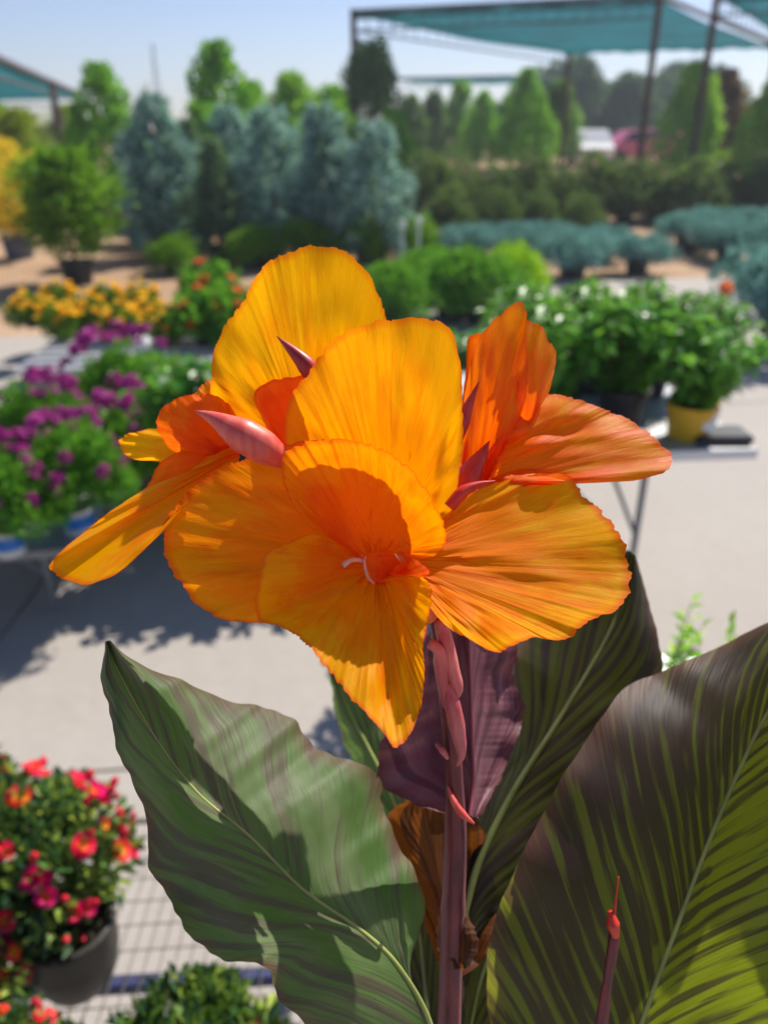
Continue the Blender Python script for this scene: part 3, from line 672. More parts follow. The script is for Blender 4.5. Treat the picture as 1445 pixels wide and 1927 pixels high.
# purple plants on the left table
pl = [(22, 1040, 1.0, "purple-flowered plant with a blue pot label at the left picture edge, nearest row"), (150, 1000, 1.02, "purple-flowered plant in a blue-labelled pot left of the long low petal"), (95, 905, 1.05, "purple-flowered plant in the second row at the left"),
      (255, 900, 1.05, "purple-flowered plant above the small left petals"), (-60, 900, 1.0, "purple-flowered plant cut off by the left edge in the second row"),
      (-90, 1030, 1.0, "purple-flowered plant cut off by the left edge in the front row"), (290, 985, .9, "purple-flowered plant hidden behind the left petals")]
for x, y, s_, lb in pl: K['purp'].place(G(x, y, TZ if x < 200 else PV), lb, rr.uniform(0, 6), s_ * (.84 if x < 200 else 1.4))
table(G(330, 930, TZ), G(690, 918, TZ), .9, TZ, "low metal display table hidden behind the front flower", (.15, .85))
for x, y, s_, lb in [(372, 905, 1.15, "leafy green plant on the hidden table, behind the left tongue petal"), (470, 905, 1.2, "leafy green plant on the hidden table, behind the round left petal"), (570, 900, 1.15, "leafy green plant on the hidden table, behind the arching upper petal"), (660, 898, 1.1, "leafy green plant on the hidden table, behind the middle petal")]:
    K['hib0'].place(G(x, y, TZ), lb, rr.uniform(0, 6), s_, group="leafy green plants on the hidden table")
# hibiscus on the right table
hb = [(1035, 805, 1.0, 0, "leafy shrub at the front left of the right table, beside the upright petal"), (1165, 795, 1.0, 0, "leafy shrub at the front middle of the right table"), (1292, 822, .92, 1, "leafy shrub in the yellow pot at the right end of the table"),
      (1000, 735, .95, 0, "leafy shrub in the back row above the horizontal petal"), (1110, 735, .95, 0, "leafy shrub in the back row, second from the upright petal"), (1215, 738, .95, 0, "leafy shrub in the back row, third from the upright petal"), (1320, 742, .86, 0, "leafy shrub in the back row at the right end of the table")]
for x, y, s_, v, lb in hb: K['hib%d' % v].place(G(x, y, TR), lb, rr.uniform(0, 6), s_)
for x, y, s_, lb in [(905, 760, 1.1, "leafy shrub on the ground just left of the upright right petal"), (820, 760, 1.1, "leafy shrub on the ground above the middle petal"), (960, 700, 1.1, "leafy shrub on the ground behind the upright right petal")]: K['hib0'].place(G(x, y, PV), lb, rr.uniform(0, 6), s_, group="leafy shrubs on the ground behind the flower")
o = petalhead(8, 6, .05, None, .5, 1); o = o.build("hibiscus_blossom", oran_m, None, True); o.location = P(1362, 545, 2.95); o.scale = (.6,) * 3; o.rotation_euler = (R(60), 0, 0); tag(o, "single orange blossom standing above the back row of leafy shrubs at the right", "flower")
tr = MB().box((0, 0, .015), (.19, .12, .03), 0, .01).build("plastic_tray", M['pot_black']); tr.location = G(1350, 826, TR + .001); tag(tr, "flat black plastic tray beside the yellow pot at the table end", "tray")
cdm = MB().box((0, 0, .06), (.05, .003, .085), 0, .001).build("plant_label", M['white']); q = G(1328, 822, TR + .03); cdm.location = q; cdm.rotation_euler = (R(-18), R(22), R(15)); tag(cdm, "white plastic plant label leaning on the yellow pot", "label")
# marigolds and orange flowers on the slatted bench
mg = [(62, 612), (118, 632), (170, 618), (232, 638), (285, 622), (330, 640), (205, 590), (120, 588), (270, 590)]
for i, (x, y) in enumerate(mg):
    lb = ["leftmost yellow marigold, at the left end of the slatted bench", "yellow marigold in a black pot, second from the left in front", "yellow marigold in the front row, third from left", "yellow marigold above the purple flowers, fourth in the front row", "yellow marigold fifth in the front row", "yellow marigold next to the orange flowers", "yellow marigold in the middle of the back row", "yellow marigold at the left of the back row", "yellow marigold at the right of the back row"][i]
    K['mari'].place(G(x, y + 4, .3), lb, rr.uniform(0, 6), .7)
for x, y, s_, lb in [(388, 648, 1.15, "orange-flowered plant right of the marigolds"), (440, 645, 1.1, "orange-flowered plant beside the top left petal"), (400, 600, 1.3, "taller pinkish orange-flowered plant in the back row"), (485, 640, 1.1, "orange-flowered plant half behind the top left petal")]:
    K['oran'].place(G(x, y, .3), lb, rr.uniform(0, 6), s_ * .82)
wc = MB().lathe([(0, .002), (.045, .002), (.055, .12), (.05, .12), (.045, .02), (0, .02)], n=16).build("white_cup", M['white'], None, True); wc.location = G(270, 668, .301); tag(wc, "small white plastic pot standing before the marigolds on the slatted bench", "pot")

# ------------------------------------------------------------------ roses on wire bench at lower left
BZ = .42
bench = empty("wire_bench", (0, 0, 0), "wire mesh bench with a blue rail carrying the red rose pots", "bench")
wa = [G(-260, 1560, BZ), G(640, 1560, BZ)]
x0, x1 = -1.25, -.13; y0, y1 = .52, 1.155
mb = MB()
for i in range(46): x = x0 + (x1 - x0) * i / 45; mb.tube([(x, y, BZ) for y in (y0, y1)], .0013, 5)
for i in range(14): y = y0 + (y1 - y0) * i / 13; mb.tube([(x0, y - .02, BZ + .003), (x1, y + .06, BZ + .003)], .0013, 5)
mb.build("mesh_top", M['wire'], bench)
c_ = G(330, 1868, BZ - .02)
MB().box(((x0 + x1) / 2, c_[1], BZ - .022), (x1 - x0, .024, .024), .06, .003).build("rail", M['bluebar'], bench)
MB().box(((x0 + x1) / 2, y1 + .02, BZ - .004), (x1 - x0, .008, .008), .06, .002).build("edge_wire", M['wire'], bench)
for x in (x0 + .05, x1 - .05):
    for y in (y0 + .05, y1 - .05):
        MB().box((x, y, (BZ - .04 + PV) / 2 + .0), (.035, .035, BZ - .05 - PV), 0, .003).build("leg", M['bluebar'], bench)
def rosekind(seed, Rm, H, nb, pot=True):
    rs = np.random.RandomState(seed); k = Kind("rose_bush", "rose bush", "potted roses on the wire bench")
    prof = [(0, .002), (.055, .002), (.066, .03), (.074, .075), (.071, .125), (.078, .13), (.078, .14), (.067, .138), (.06, .12), (0, .12)]
    off = (-.075, .065, .02) if pot else (0, 0, 0)
    k.part("pot", MB().lathe(prof, n=28).mesh("pot", M['pot_olive'], True)); fol = MB().add(*dome(seed, Rm, H, .15, 66, 60, .026, .015, .042))
    if pot: fol.add(*blobleaf(rs, np.array([(-.02 + rs.normal() * .035, -.13 + rs.normal() * .03, .07 + rs.uniform(0, .1)) for _ in range(16)]) - 0, [.04] * 26, 55, .026, .015))
    k.part("foliage", fol.mesh("foliage", F['rosegreen']), off)
    if pot:
        for i in range(16): k.part("blossom", rose_me, (-.10 + rs.normal() * .04, -.10 + rs.normal() * .05, .12 + rs.uniform(0, .09)), (rs.normal() * .4 + .3, rs.normal() * .4, 0), rs.uniform(.6, 1.0))
    for i in range(nb):
        d = unit(rs, 1)[0]; d[2] = rs.uniform(-.1, 1.0); d /= np.linalg.norm(d); q = rs.uniform(.98, 1.14)
        e = Vector((d[0], d[1] - .15, d[2] + .25)).to_track_quat('Z', 'Y').to_euler()
        k.part("blossom", rose_me, (d[0] * Rm * q + off[0], d[1] * Rm * q + off[1], .16 + d[2] * H * q), e, rs.uniform(.75, 1.2))
    for i in range(nb):
        d = unit(rs, 1)[0]; d[2] = rs.uniform(-.1, 1.0); d /= np.linalg.norm(d); q = rs.uniform(1.0, 1.2)
        e = Vector((d[0], d[1], d[2] + .5)).to_track_quat('Z', 'Y').to_euler()
        k.part("rosebud", rose_bud, (d[0] * Rm * q + off[0], d[1] * Rm * q + off[1], .16 + d[2] * H * q), e, rs.uniform(.6, 1.0))
    return k
K['rose'] = rosekind(81, .145, .16, 50); K['rose2'] = rosekind(82, .11, .09, 9)
K['rose'].place(G(150, 1835, BZ + .005), "biggest red and orange rose bush, left of the large canna leaf", 0.0, 1.0)
K['rose'].place(G(95, 2105, BZ + .005), "red rose bush at the lower left corner", 2.0, .8)
K['rose2'].place(G(505, 2105, BZ + .005), "low dark rose bush under the canna leaf at the bottom", 1.0, .9)
K['rose'].place(G(-140, 1700, BZ + .005), "red rose bush cut off by the left edge", 3.6, .95)

# small lime plant behind the right canna leaf
def limeplant(seed):
    rs = np.random.RandomState(seed); PP, DD, NN = [], [], []; b = MB()
    for s in range(6):
        a = rs.uniform(0, 6.28); h = rs.uniform(.2, .34); q1 = np.array([.09 * math.cos(a), .09 * math.sin(a), .1 + h]); b.tube([(0, 0, .1), q1], [.004, .002], 5)
        for t in np.linspace(.3, 1, 9):
            PP.append(np.array([0, 0, .1]) * (1 - t) + q1 * t); d = unit(rs, 1)[0]; d[2] = abs(d[2]) * .6; DD.append(d); NN.append(np.array([0, 0, 1.0]) + unit(rs, 1)[0] * .3)
    n = len(PP); return b.mesh("stem", simple("lime_stem", (.2, .28, .06), .6), True), fm("foliage", leafset(np.array(PP), np.array(DD), np.array(NN), .06 * rs.uniform(.7, 1.2, n), .026 * rs.uniform(.7, 1.2, n), .12, .15), F['lime'])
st_, fo_ = limeplant(7)
K['lime'] = Kind("lime_seedling", "seedling", "lime green seedlings behind the canna").part("pot", potmesh(.06, .1, M['pot_black'])).part("stem", st_).part("foliage", fo_)
q = P(1275, 1165, 1.15); K['lime'].place((q[0], q[1], q[2] - .16), "lime green seedling in the gap between the dark canna leaf and the right leaf", .3, .42)
q2 = P(1420, 1185, 1.15); K['lime'].place((q2[0], q2[1], q2[2] - .15), "lime green seedling peeking over the right canna leaf edge", 2.2, .36)
zt_ = min(q[2] - .16, q2[2] - .15)
cr = empty("plant_stand", (float((q[0] + q2[0]) / 2), float(q[1]), PV), "low stand hidden behind the right canna leaf under the seedlings", "stand")
MB().box((0, 0, zt_ - PV - .02), (.5, .3, .03), 0, .004).build("shelf", M['steel'], cr)
for sx in (-.2, .2):
    for sy in (-.1, .1): MB().tube([(sx, sy, 0), (sx, sy, zt_ - PV - .035)], .012, 8).build("leg", M['legsteel'], cr)

hz = MB().box((0, 120, 8.6), (420, 300, 20.0)).build("haze", None)
k = NT("haze_air")
pv = k.n("VolumePrincipled", {"Color": (.86, .92, 1.0, 1), "Density": .0020, "Anisotropy": .4}); k.t.links.new(pv.outputs[0], k.out.inputs["Volume"])
hz.data.materials.append(k.m); tag(hz, kind="stuff")
# ------------------------------------------------------------------ THE CANNA
base = P(845, 2500, .46); POTXY = (float(base[0]), float(base[1]))
canna = empty("canna_plant", (POTXY[0], POTXY[1], PV), "tall canna with big orange-yellow flowers, pink buds and dark purple-green leaves in the foreground", "flowering plant")
pm = {}
pm['yel'] = petal_mat("petal_yellow", (240, 92, 0), (255, 150, 0), (255, 182, 2), (240, 100, 10), .15, .56, .10, .42)
pm['ora'] = petal_mat("petal_orange", (236, 70, 0), (252, 122, 0), (255, 156, 0), (232, 70, 8), .7, .52, .15, .55)
pm['mix'] = petal_mat("petal_mixed", (240, 72, 0), (255, 134, 0), (255, 176, 0), (238, 80, 10), .35, .54, .18, .55)
pm['red'] = petal_mat("petal_redorange", (238, 45, 4), (252, 88, 2), (255, 128, 4), (240, 62, 14), .3, .52, .2, .6)
pm['sil'] = petal_mat("petal_right", (244, 62, 0), (255, 106, 0), (255, 150, 0), (246, 90, 14), .3, .56, .2, .6, .3)
def flower(name, pts, rad, label=None):
    o = MB().tube(pts, rad, 10).build(name, M['tube'], canna, True, True)
    if label: o["label"] = label
    return o
NPET = [0]
def petal(parent, base, outline, mat, bulge=.006, ruffle=.0012, seed=None, nth=230, nr=48, label=None, name="petal", serr=1.0, side=0.0, wrinkle=.00005, bpow=1.0, nlobe=5.0, crumple=.0005):
    """a petal: veins fan from the base point or line to a smooth outline (px, py, depth); bulge pushes its middle towards the viewer"""
    NPET[0] += 1; rs = np.random.RandomState(seed if seed is not None else 300 + NPET[0])
    o, Lp = catmull(outline, nth); b0 = np.asarray(base[0], float); b1 = np.asarray(base[-1], float)
    th = np.linspace(0, 1, nth); endw = np.sin(math.pi * np.clip(th, 0, 1)) ** .35
    ctr = (b0 + b1)[:2] / 2
    ser = fnoise(rs, th, [(Lp / 60, 1.5), (Lp / 24, 1.3), (Lp / 10, 1.0)]) * serr
    ser = ser - np.maximum(0, fnoise(rs, th, [(Lp / 30, 1.0)]) - .6) * 3.5 * serr
    dv = o[:, :2] - ctr; dl = np.linalg.norm(dv, axis=1, keepdims=True) + 1e-6
    o[:, :2] += dv / dl * (ser * endw)[:, None]
    r = np.linspace(0, 1, nr) ** .85; r[-1] = 1
    wav = fnoise(rs, th, [(nlobe, 1.0), (nlobe * 2.3, .45)]); wr = fnoise(rs, th, [(Lp / 26, 1.0), (Lp / 13, .7)]); wr2 = fnoise(rs, th, [(Lp / 34, 1.0)])
    B = b0[None] * (1 - th[:, None]) + b1[None] * th[:, None]
    cw = [(rs.uniform(.15, .9) * rs.choice([-1, 1]), rs.uniform(1.5, 5.0), rs.uniform(0, 6.28), rs.uniform(.4, 1.0)) for _ in range(7)] + [(rs.uniform(1.2, 3.0) * rs.choice([-1, 1]), rs.uniform(3, 7), rs.uniform(0, 6.28), rs.uniform(.2, .5)) for _ in range(6)]
    def crum(x, q): return crumple * (.45 + .55 * np.sin(x * 2.1 + q * 3 + cw[0][2])) * sum(a / (.6 + f1 * f1 * .5) * np.sin(6.28 * (f1 * x + f2 * q * .5) + ph + 1.2 * np.sin(3 * q + f2 + x)) for f1, f2, ph, a in cw)
    V, UV = [], []
    for q in r:
        p = B * (1 - q) + o * q
        cross = 1 - side * (2 * th - 1) ** 2
        off = bulge * np.sin(math.pi * q ** bpow) * cross + ruffle * q ** 5 * wav * endw + wrinkle * math.sin(math.pi * min(1, q * 1.02)) ** .5 * (wr * (1 - q) + wr2 * q)
        off = off + crum(th * Lp / 100, q) * math.sin(math.pi * min(1, .1 + .75 * q))
        p = p.copy(); p[:, 2] -= off; V.append(PA(p)); UV.append(np.stack([th * Lp / 100, np.full(nth, q)], 1))
    V = np.concatenate(V); UV = np.concatenate(UV); Fc = []
    for i in range(nr - 1):
        for j in range(nth - 1):
            k = i * nth + j; Fc.append((k, k + 1, k + nth + 1, k + nth))
    m = MB(); m.v = [tuple(x) for x in V]; m.f = Fc; m.uv = UV
    ob = m.build(name, pm.get(mat, mat) if isinstance(mat, str) else mat, parent, True, True)
    if label: ob["label"] = label
    return ob
def stemmat(name, a, b, rough=.4):
    k = NT(name); tc = k.n("TexCoord").outputs["Object"]; mp = k.n("Mapping", {"Vector": tc, "Scale": (160, 160, 14)})
    c = k.ramp(k.noise(mp.outputs[0], 1.0, 4.0), [(.35, lin(a)), (.65, lin(b))])
    p = k.n("BsdfPrincipled", {"Base Color": c, "Roughness": rough, "Specular IOR Level": .5, "Subsurface Weight": .08, "Subsurface Radius": (.004, .0015, .001), "Subsurface Scale": 1.0}); return k.done(p)
M['tube'] = stemmat("flower_tube_skin", (215, 95, 60), (235, 130, 60))
M['cstem'] = stemmat("canna_stem_skin", (74, 20, 36), (124, 44, 56))
M['pinkbud'] = stemmat("pink_bud_skin", (205, 72, 66), (232, 120, 100), .42)
M['darkbud'] = stemmat("dark_bud_skin", (140, 28, 36), (190, 62, 60), .42)
M['style'] = stemmat("pale_style_skin", (228, 150, 120), (245, 190, 165), .4)
M['redsepal'] = stemmat("red_sepal_skin", (190, 40, 30), (215, 70, 45), .4)
M['bract'] = stemmat("bract_skin", (170, 72, 80), (205, 120, 118), .42)
def bud(parent, pts, rad, mat, name="bud", label=None, flat=.75, n=14):
    """spindle along (px,py,depth) points with radii in pixels"""
    c, _ = catmull(pts, 22); rad = np.interp(np.linspace(0, 1, 22), np.linspace(0, 1, len(rad)), rad)
    pts3 = PA(c); o = MB().tube(list(pts3), [float(r * c[i, 2] / FPX) for i, r in enumerate(rad)], n).build(name, M[mat], parent, True, True)
    if label: o["label"] = label
    return o

# --- flower A, front
fa = flower("flower", [P(812, 1165, .372), P(770, 1110, .366), P(715, 1075, .360)], [.0035, .0045, .004], "front flower facing the viewer")
petal(fa, [(665, 1046, .357), (738, 1040, .357)], [(655, 1050, .356), (603, 1006, .347), (560, 962, .339), (536, 915, .333), (530, 872, .330), (548, 843, .329), (600, 828, .328), (660, 828, .327), (718, 844, .327), (768, 878, .328), (808, 930, .330), (832, 980, .333), (840, 1015, .337), (822, 1044, .342), (790, 1050, .347), (755, 1038, .355)], 'ora', -.004, .0010, label="broad upper petal arching over the throat", bpow=.8)
petal(fa, [(700, 1058, .358), (716, 1078, .356)], [(680, 1050, 0.3541), (600, 1005, 0.3450), (545, 1020, 0.3333), (503, 1040, 0.3229), (490, 1075, 0.3216), (482, 1125, 0.3229), (486, 1166, 0.3255), (530, 1180, 0.3229), (572, 1208, 0.3190), (605, 1245, 0.3151), (645, 1295, 0.3099), (690, 1345, 0.3047), (722, 1378, 0.3021), (742, 1408, 0.3008), (772, 1380, 0.3034), (790, 1335, 0.3073), (799, 1270, 0.3125), (796, 1215, 0.3177), (808, 1150, 0.3229), (812, 1110, 0.3268), (790, 1086, 0.3320), (735, 1094, 0.3437), (706, 1098, 0.3528)], 'mix', .002, .0022, seed=412, nth=280, crumple=.0008, label="lower petal hanging to a pointed tip", wrinkle=.00012, nlobe=6)
petal(fa, [(670, 1055, .363), (672, 1030, .363)], [(560, 1180, .352), (530, 1174, .350), (484, 1172, .348), (430, 1168, .346), (380, 1145, .345), (342, 1100, .345), (316, 1060, .346), (308, 1005, .347), (320, 966, .348), (360, 920, .349), (415, 882, .350), (475, 860, .350), (540, 836, .351), (610, 826, .352)], 'ora', .006, .0014, seed=413, nth=260, label="large rounded left petal, mostly in shade")
petal(fa, [(768, 1082, .360), (775, 1030, .363)], [(806, 1140, .342), (842, 1180, .327), (888, 1206, .319), (930, 1227, .316), (965, 1216, .317), (1000, 1200, .319), (1060, 1204, .320), (1110, 1168, .326), (1166, 1143, .331), (1186, 1098, .338), (1180, 1055, .346), (1172, 1018, .353), (1140, 970, .362), (1094, 930, .370), (1078, 900, .375), (1030, 890, .378), (962, 901, .378), (905, 918, .376), (860, 950, .373), (838, 985, .370)], 'mix', -.003, .0018, seed=414, nth=280, label="broad right petal with a ruffled rim", nlobe=6)
petal(fa, [(760, 1070, .360), (765, 1078, .360)], [(740, 1038, .352), (690, 1040, .346), (684, 1052, .345), (690, 1075, .344), (700, 1098, .343), (720, 1088, .346), (745, 1066, .350), (765, 1046, .354)], 'red', .003, .0004, nth=60, nr=20, name="stamen", label="folded petal-like stamen in the throat", serr=.4)
petal(fa, [(715, 1080, .361), (735, 1092, .361)], [(690, 1100, .352), (730, 1100, .349), (790, 1090, .348), (808, 1075, .350), (790, 1058, .354), (770, 1040, .357)], 'red', .003, .0005, nth=60, nr=20, name="throat_petal", serr=.3)
bud(fa, [(722, 1062, .352), (690, 1056, .347), (662, 1054, .343), (645, 1064, .341)], [4, 4.5, 4.2, 6], 'style', "style", "curled pale style in the throat")
bud(fa, [(688, 1044, .3455), (686, 1062, .3435), (692, 1085, .3425), (704, 1099, .342)], [1, 2.6, 3.6, 1.6], 'style', "anther", "pale pink anther rim")
# --- flower B, top
fb = flower("flower", [P(815, 1165, .376), P(760, 1040, .382), P(700, 930, .386)], [.0035, .004, .004], "tall flower behind the front one")
petal(fb, [(700, 1000, .384), (770, 1000, .384)], [(600, 940, .376), (545, 850, .370), (536, 795, .366), (550, 740, .361), (584, 698, .358), (612, 655, .354), (655, 622, .351), (720, 602, .348), (782, 599, .347), (832, 606, .348), (856, 640, .350), (868, 700, .354), (870, 780, .359), (872, 832, .362), (864, 885, .366), (858, 940, .371), (846, 985, .376)], 'yel', .005, .0014, seed=421, nth=260, label="wide middle petal lit from behind")
petal(fb, [(560, 850, .398), (620, 860, .398)], [(470, 835, .392), (405, 775, .389), (398, 700, .384), (410, 640, .381), (440, 590, .378), (462, 560, .376), (486, 512, .373), (530, 480, .371), (590, 463, .370), (640, 470, .371), (682, 500, .374), (710, 548, .378), (725, 600, .382), (718, 680, .388), (690, 780, .394)], 'yel', .004, .0016, seed=422, nth=260, label="tallest rounded petal at the top", nlobe=4)
petal(fb, [(560, 870, .384), (580, 870, .384)], [(525, 850, .382), (500, 800, .381), (478, 745, .3795), (505, 718, .379), (560, 708, .379), (620, 700, .380), (600, 780, .382)], 'red', .003, .0008, seed=423, nth=80, nr=26, name="throat_petal", label="small orange petal inside the top flower", serr=.5)
# --- flower C, left
fc = flower("flower", [P(800, 1180, .380), P(650, 1000, .389), P(470, 880, .388)], [.003, .0035, .003], "side flower at the left, seen from beside")
petal(fc, [(445, 850, .379), (450, 868, .379)], [(436, 840, 0.3830), (385, 862, 0.3790), (335, 903, 0.3740), (292, 911, 0.3710), (250, 934, 0.3680), (200, 968, 0.3640), (150, 1008, 0.3610), (112, 1040, 0.3490), (95, 1066, 0.3490), (110, 1085, 0.3490), (160, 1100, 0.3350), (212, 1084, 0.3360), (252, 1054, 0.3380), (300, 998, 0.3410), (345, 950, 0.3460), (400, 910, 0.3520), (450, 884, 0.3580)], 'mix', .005, .0014, seed=431, nth=170, label="long tongue-shaped petal reaching to the lower left")
petal(fc, [(440, 850, .388), (450, 845, .388)], [(380, 862, .386), (330, 850, .384), (306, 825, .383), (295, 795, .382), (308, 766, .381), (345, 746, .381), (395, 742, .382), (425, 755, .384), (450, 790, .387)], 'red', .009, .0008, seed=432, nth=90, nr=30, label="curled rounded petal behind the pink bud")
petal(fc, [(420, 860, .392), (420, 850, .392)], [(330, 878, .389), (290, 868, .388), (250, 864, .388), (230, 850, .388), (232, 820, .388), (262, 812, .388), (300, 806, .389), (350, 820, .390)], 'yel', .004, .0015, seed=433, nth=80, nr=26, label="small petal tip at far left")
petal(fc, [(450, 850, .386), (452, 862, .386)], [(430, 835, .384), (360, 842, .381), (305, 868, .379), (285, 900, .378), (262, 945, .378), (300, 925, .377), (350, 895, .378), (410, 872, .381)], 'red', .004, .0006, seed=434, nth=80, nr=24, label="narrow shaded petal under the curled one", serr=.5)
petal(fc, [(455, 830, .396), (470, 820, .396)], [(400, 770, .394), (364, 748, .393), (372, 735, .393), (395, 715, .393), (430, 712, .394), (470, 760, .395)], 'ora', .003, .001, seed=435, nth=60, nr=20, label="petal corner showing behind the top petal")
# --- flower D, right
fd = flower("flower", [P(825, 1165, .382), P(850, 1030, .392), P(875, 915, .398)], [.0035, .004, .0035], "side flower at the right, seen from behind")
petal(fd, [(872, 925, .398), (900, 925, .398)], [(866, 900, .396), (862, 840, .392), (870, 770, .389), (882, 700, .387), (900, 640, .386), (930, 602, .386), (958, 577, .386), (982, 569, .387), (990, 590, .388), (989, 640, .386), (992, 700, .385), (986, 760, .386), (968, 810, .389), (950, 850, .392), (930, 890, .395)], 'sil', .006, .0009, seed=441, nth=140, crumple=.0009, label="upright folded petal at the right")
petal(fd, [(960, 850, .398), (970, 850, .398)], [(978, 800, .393), (976, 720, .390), (978, 650, .389), (984, 600, .391), (1000, 604, .390), (1018, 614, .390), (1032, 640, .390), (1046, 662, .391), (1042, 700, .392), (1032, 738, .393), (1010, 760, .394), (990, 790, .396)], 'sil', .008, .0012, seed=442, nth=110, crumple=.0009, nr=36, label="rolled outer half of the upright petal", nlobe=6)
petal(fd, [(875, 920, .402), (885, 920, .402)], [(866, 850, .400), (868, 770, .398), (876, 700, .397), (878, 660, .396), (881, 636, .396), (905, 626, .396), (935, 612, .397), (930, 700, .398), (915, 800, .400)], 'red', -.003, .0006, seed=443, nth=80, nr=26, label="shaded red strip of petal behind the upright one", serr=.6)
petal(fd, [(868, 930, .400), (880, 900, .402)], [(900, 912, .397), (935, 896, .392), (985, 882, .386), (1040, 886, .381), (1090, 900, .377), (1150, 906, .375), (1202, 903, .373), (1255, 885, .374), (1266, 864, .377), (1236, 828, .382), (1190, 794, .388), (1122, 764, .393), (1050, 742, .395), (1002, 746, .395), (972, 775, .395), (950, 830, .396), (915, 870, .400)], 'sil', .012, .0016, seed=444, nth=260, crumple=.0011, label="horizontal petal stretching out to the right", bpow=.9, wrinkle=.00015)
# --- buds and sepals
bud(fb, [(366, 773, .340), (400, 786, .3395), (445, 812, .340), (490, 838, .343), (540, 868, .351)], [.8, 17, 34, 33, 16], 'pinkbud', "sepal", "fat pink bud-like sepal with a pointed tip")
bud(fb, [(521, 633, .366), (545, 655, .3655), (572, 682, .366), (600, 718, .370)], [.6, 10, 18, 20], 'darkbud', "sepal", "dark pink pointed sepal in front of the top petal")
bud(fd, [(901, 718, .383), (888, 748, .384), (872, 785, .385), (855, 830, .387)], [.6, 8, 16, 14], 'darkbud', "sepal", "dark red pointed sepal left of the upright petal")
bud(fd, [(921, 829, .380), (905, 858, .381), (885, 892, .382), (862, 935, .384)], [.6, 15, 26, 22], 'redsepal', "sepal", "orange-red sepal below the dark red one")
bud(fd, [(932, 905, .3665), (900, 912, .366), (872, 925, .3655), (845, 955, .366)], [1, 7, 13, 12], 'redsepal', "sepal", "rolled orange sepal along the top of the broad right petal")
# --- stem
sp3 = [(818, 1150, .385), (826, 1200, .386), (838, 1290, .390), (850, 1400, .397), (856, 1500, .404), (857, 1600, .411), (853, 1700, .417), (848, 1820, .424), (845, 1930, .430), (842, 2100, .44), (838, 2400, .455)]
c, _ = catmull(sp3, 70); p3 = PA(c); rad = np.interp(c[:, 1], [1150, 1250, 1350, 1480, 1560, 1690, 1705, 1730, 1930, 2400], [13, 15, 16, 17, 21, 22, 25, 21, 22, 26]) * c[:, 2] / FPX
pts = [p for p in p3] + [np.array([POTXY[0], POTXY[1], .9]), np.array([POTXY[0], POTXY[1], .36])]
rad = list(rad) + [.010, .013]
stem = MB().tube(pts, [float(r) for r in rad], 16).build("stem", M['cstem'], canna, True, True)
bud(stem, [(828, 1165, .376), (840, 1215, .377), (852, 1265, .379), (862, 1300, .381), (850, 1318, .384)], [13, 15, 15, 13, 4], 'bract', "bract", "pink bract clasping the upper right of the stem")
bud(stem, [(842, 1285, .380), (852, 1330, .381), (862, 1380, .384), (868, 1420, .386), (860, 1440, .390)], [8, 15, 16, 12, 3], 'bract', "bract", "pink bract lower on the stem")
bud(stem, [(803, 1165, .372), (798, 1190, .370), (792, 1214, .370)], [2, 6, 2], 'pinkbud', "bract", "tiny pink bract beside the lower petal")
bud(stem, [(808, 1210, .374), (826, 1225, .374), (830, 1262, .376), (838, 1330, .384)], [10, 14, 11, 6], 'bract', "bract")
bud(stem, [(842, 1480, .398), (852, 1505, .396), (868, 1530, .395), (892, 1550, .395)], [2, 6, 8, 2], 'pinkbud', "bract", "pale dry bract scar across the stem")
bud(stem, [(820, 1400, .393), (832, 1412, .391), (842, 1428, .392)], [3, 7, 3], 'bract', "bract")
# --- leaves
lm = {}
lm['left'] = canna_leaf_mat("leaf_green", (64, 92, 40), (104, 116, 80), (84, 68, 62), .7, .27, (120, 180, 25), .4, 13.0, .55)
lm['right'] = canna_leaf_mat("leaf_darkgreen", (42, 54, 24), (58, 58, 38), (46, 22, 36), .97, .42, (200, 220, 0), .4, 19.0, .5, .11, .0, .12)
lm['dark'] = canna_leaf_mat("leaf_blackgreen", (36, 42, 18), (52, 50, 30), (42, 26, 32), .9, .30, (150, 160, 10), .5, 10.0, .55, .1, .04)
lm['purple'] = canna_leaf_mat("leaf_purple", (96, 52, 66), (148, 104, 112), (74, 36, 50), .7, .15, (150, 60, 40), .5, 9.0, .4)
lm['brown'] = canna_leaf_mat("leaf_brown", (76, 46, 20), (104, 62, 24), (56, 30, 24), .8, .42, (200, 110, 10), .6, 9.0, .5)
M['rib'] = simple("leaf_midrib", (150, 160, 84), .45, var=.2, scale=40); M['ribdark'] = simple("leaf_midrib_dark", (110, 118, 66), .45, var=.25, scale=40); M['ribpurple'] = simple("leaf_midrib_purple", (110, 52, 62), .45, var=.2, scale=40)
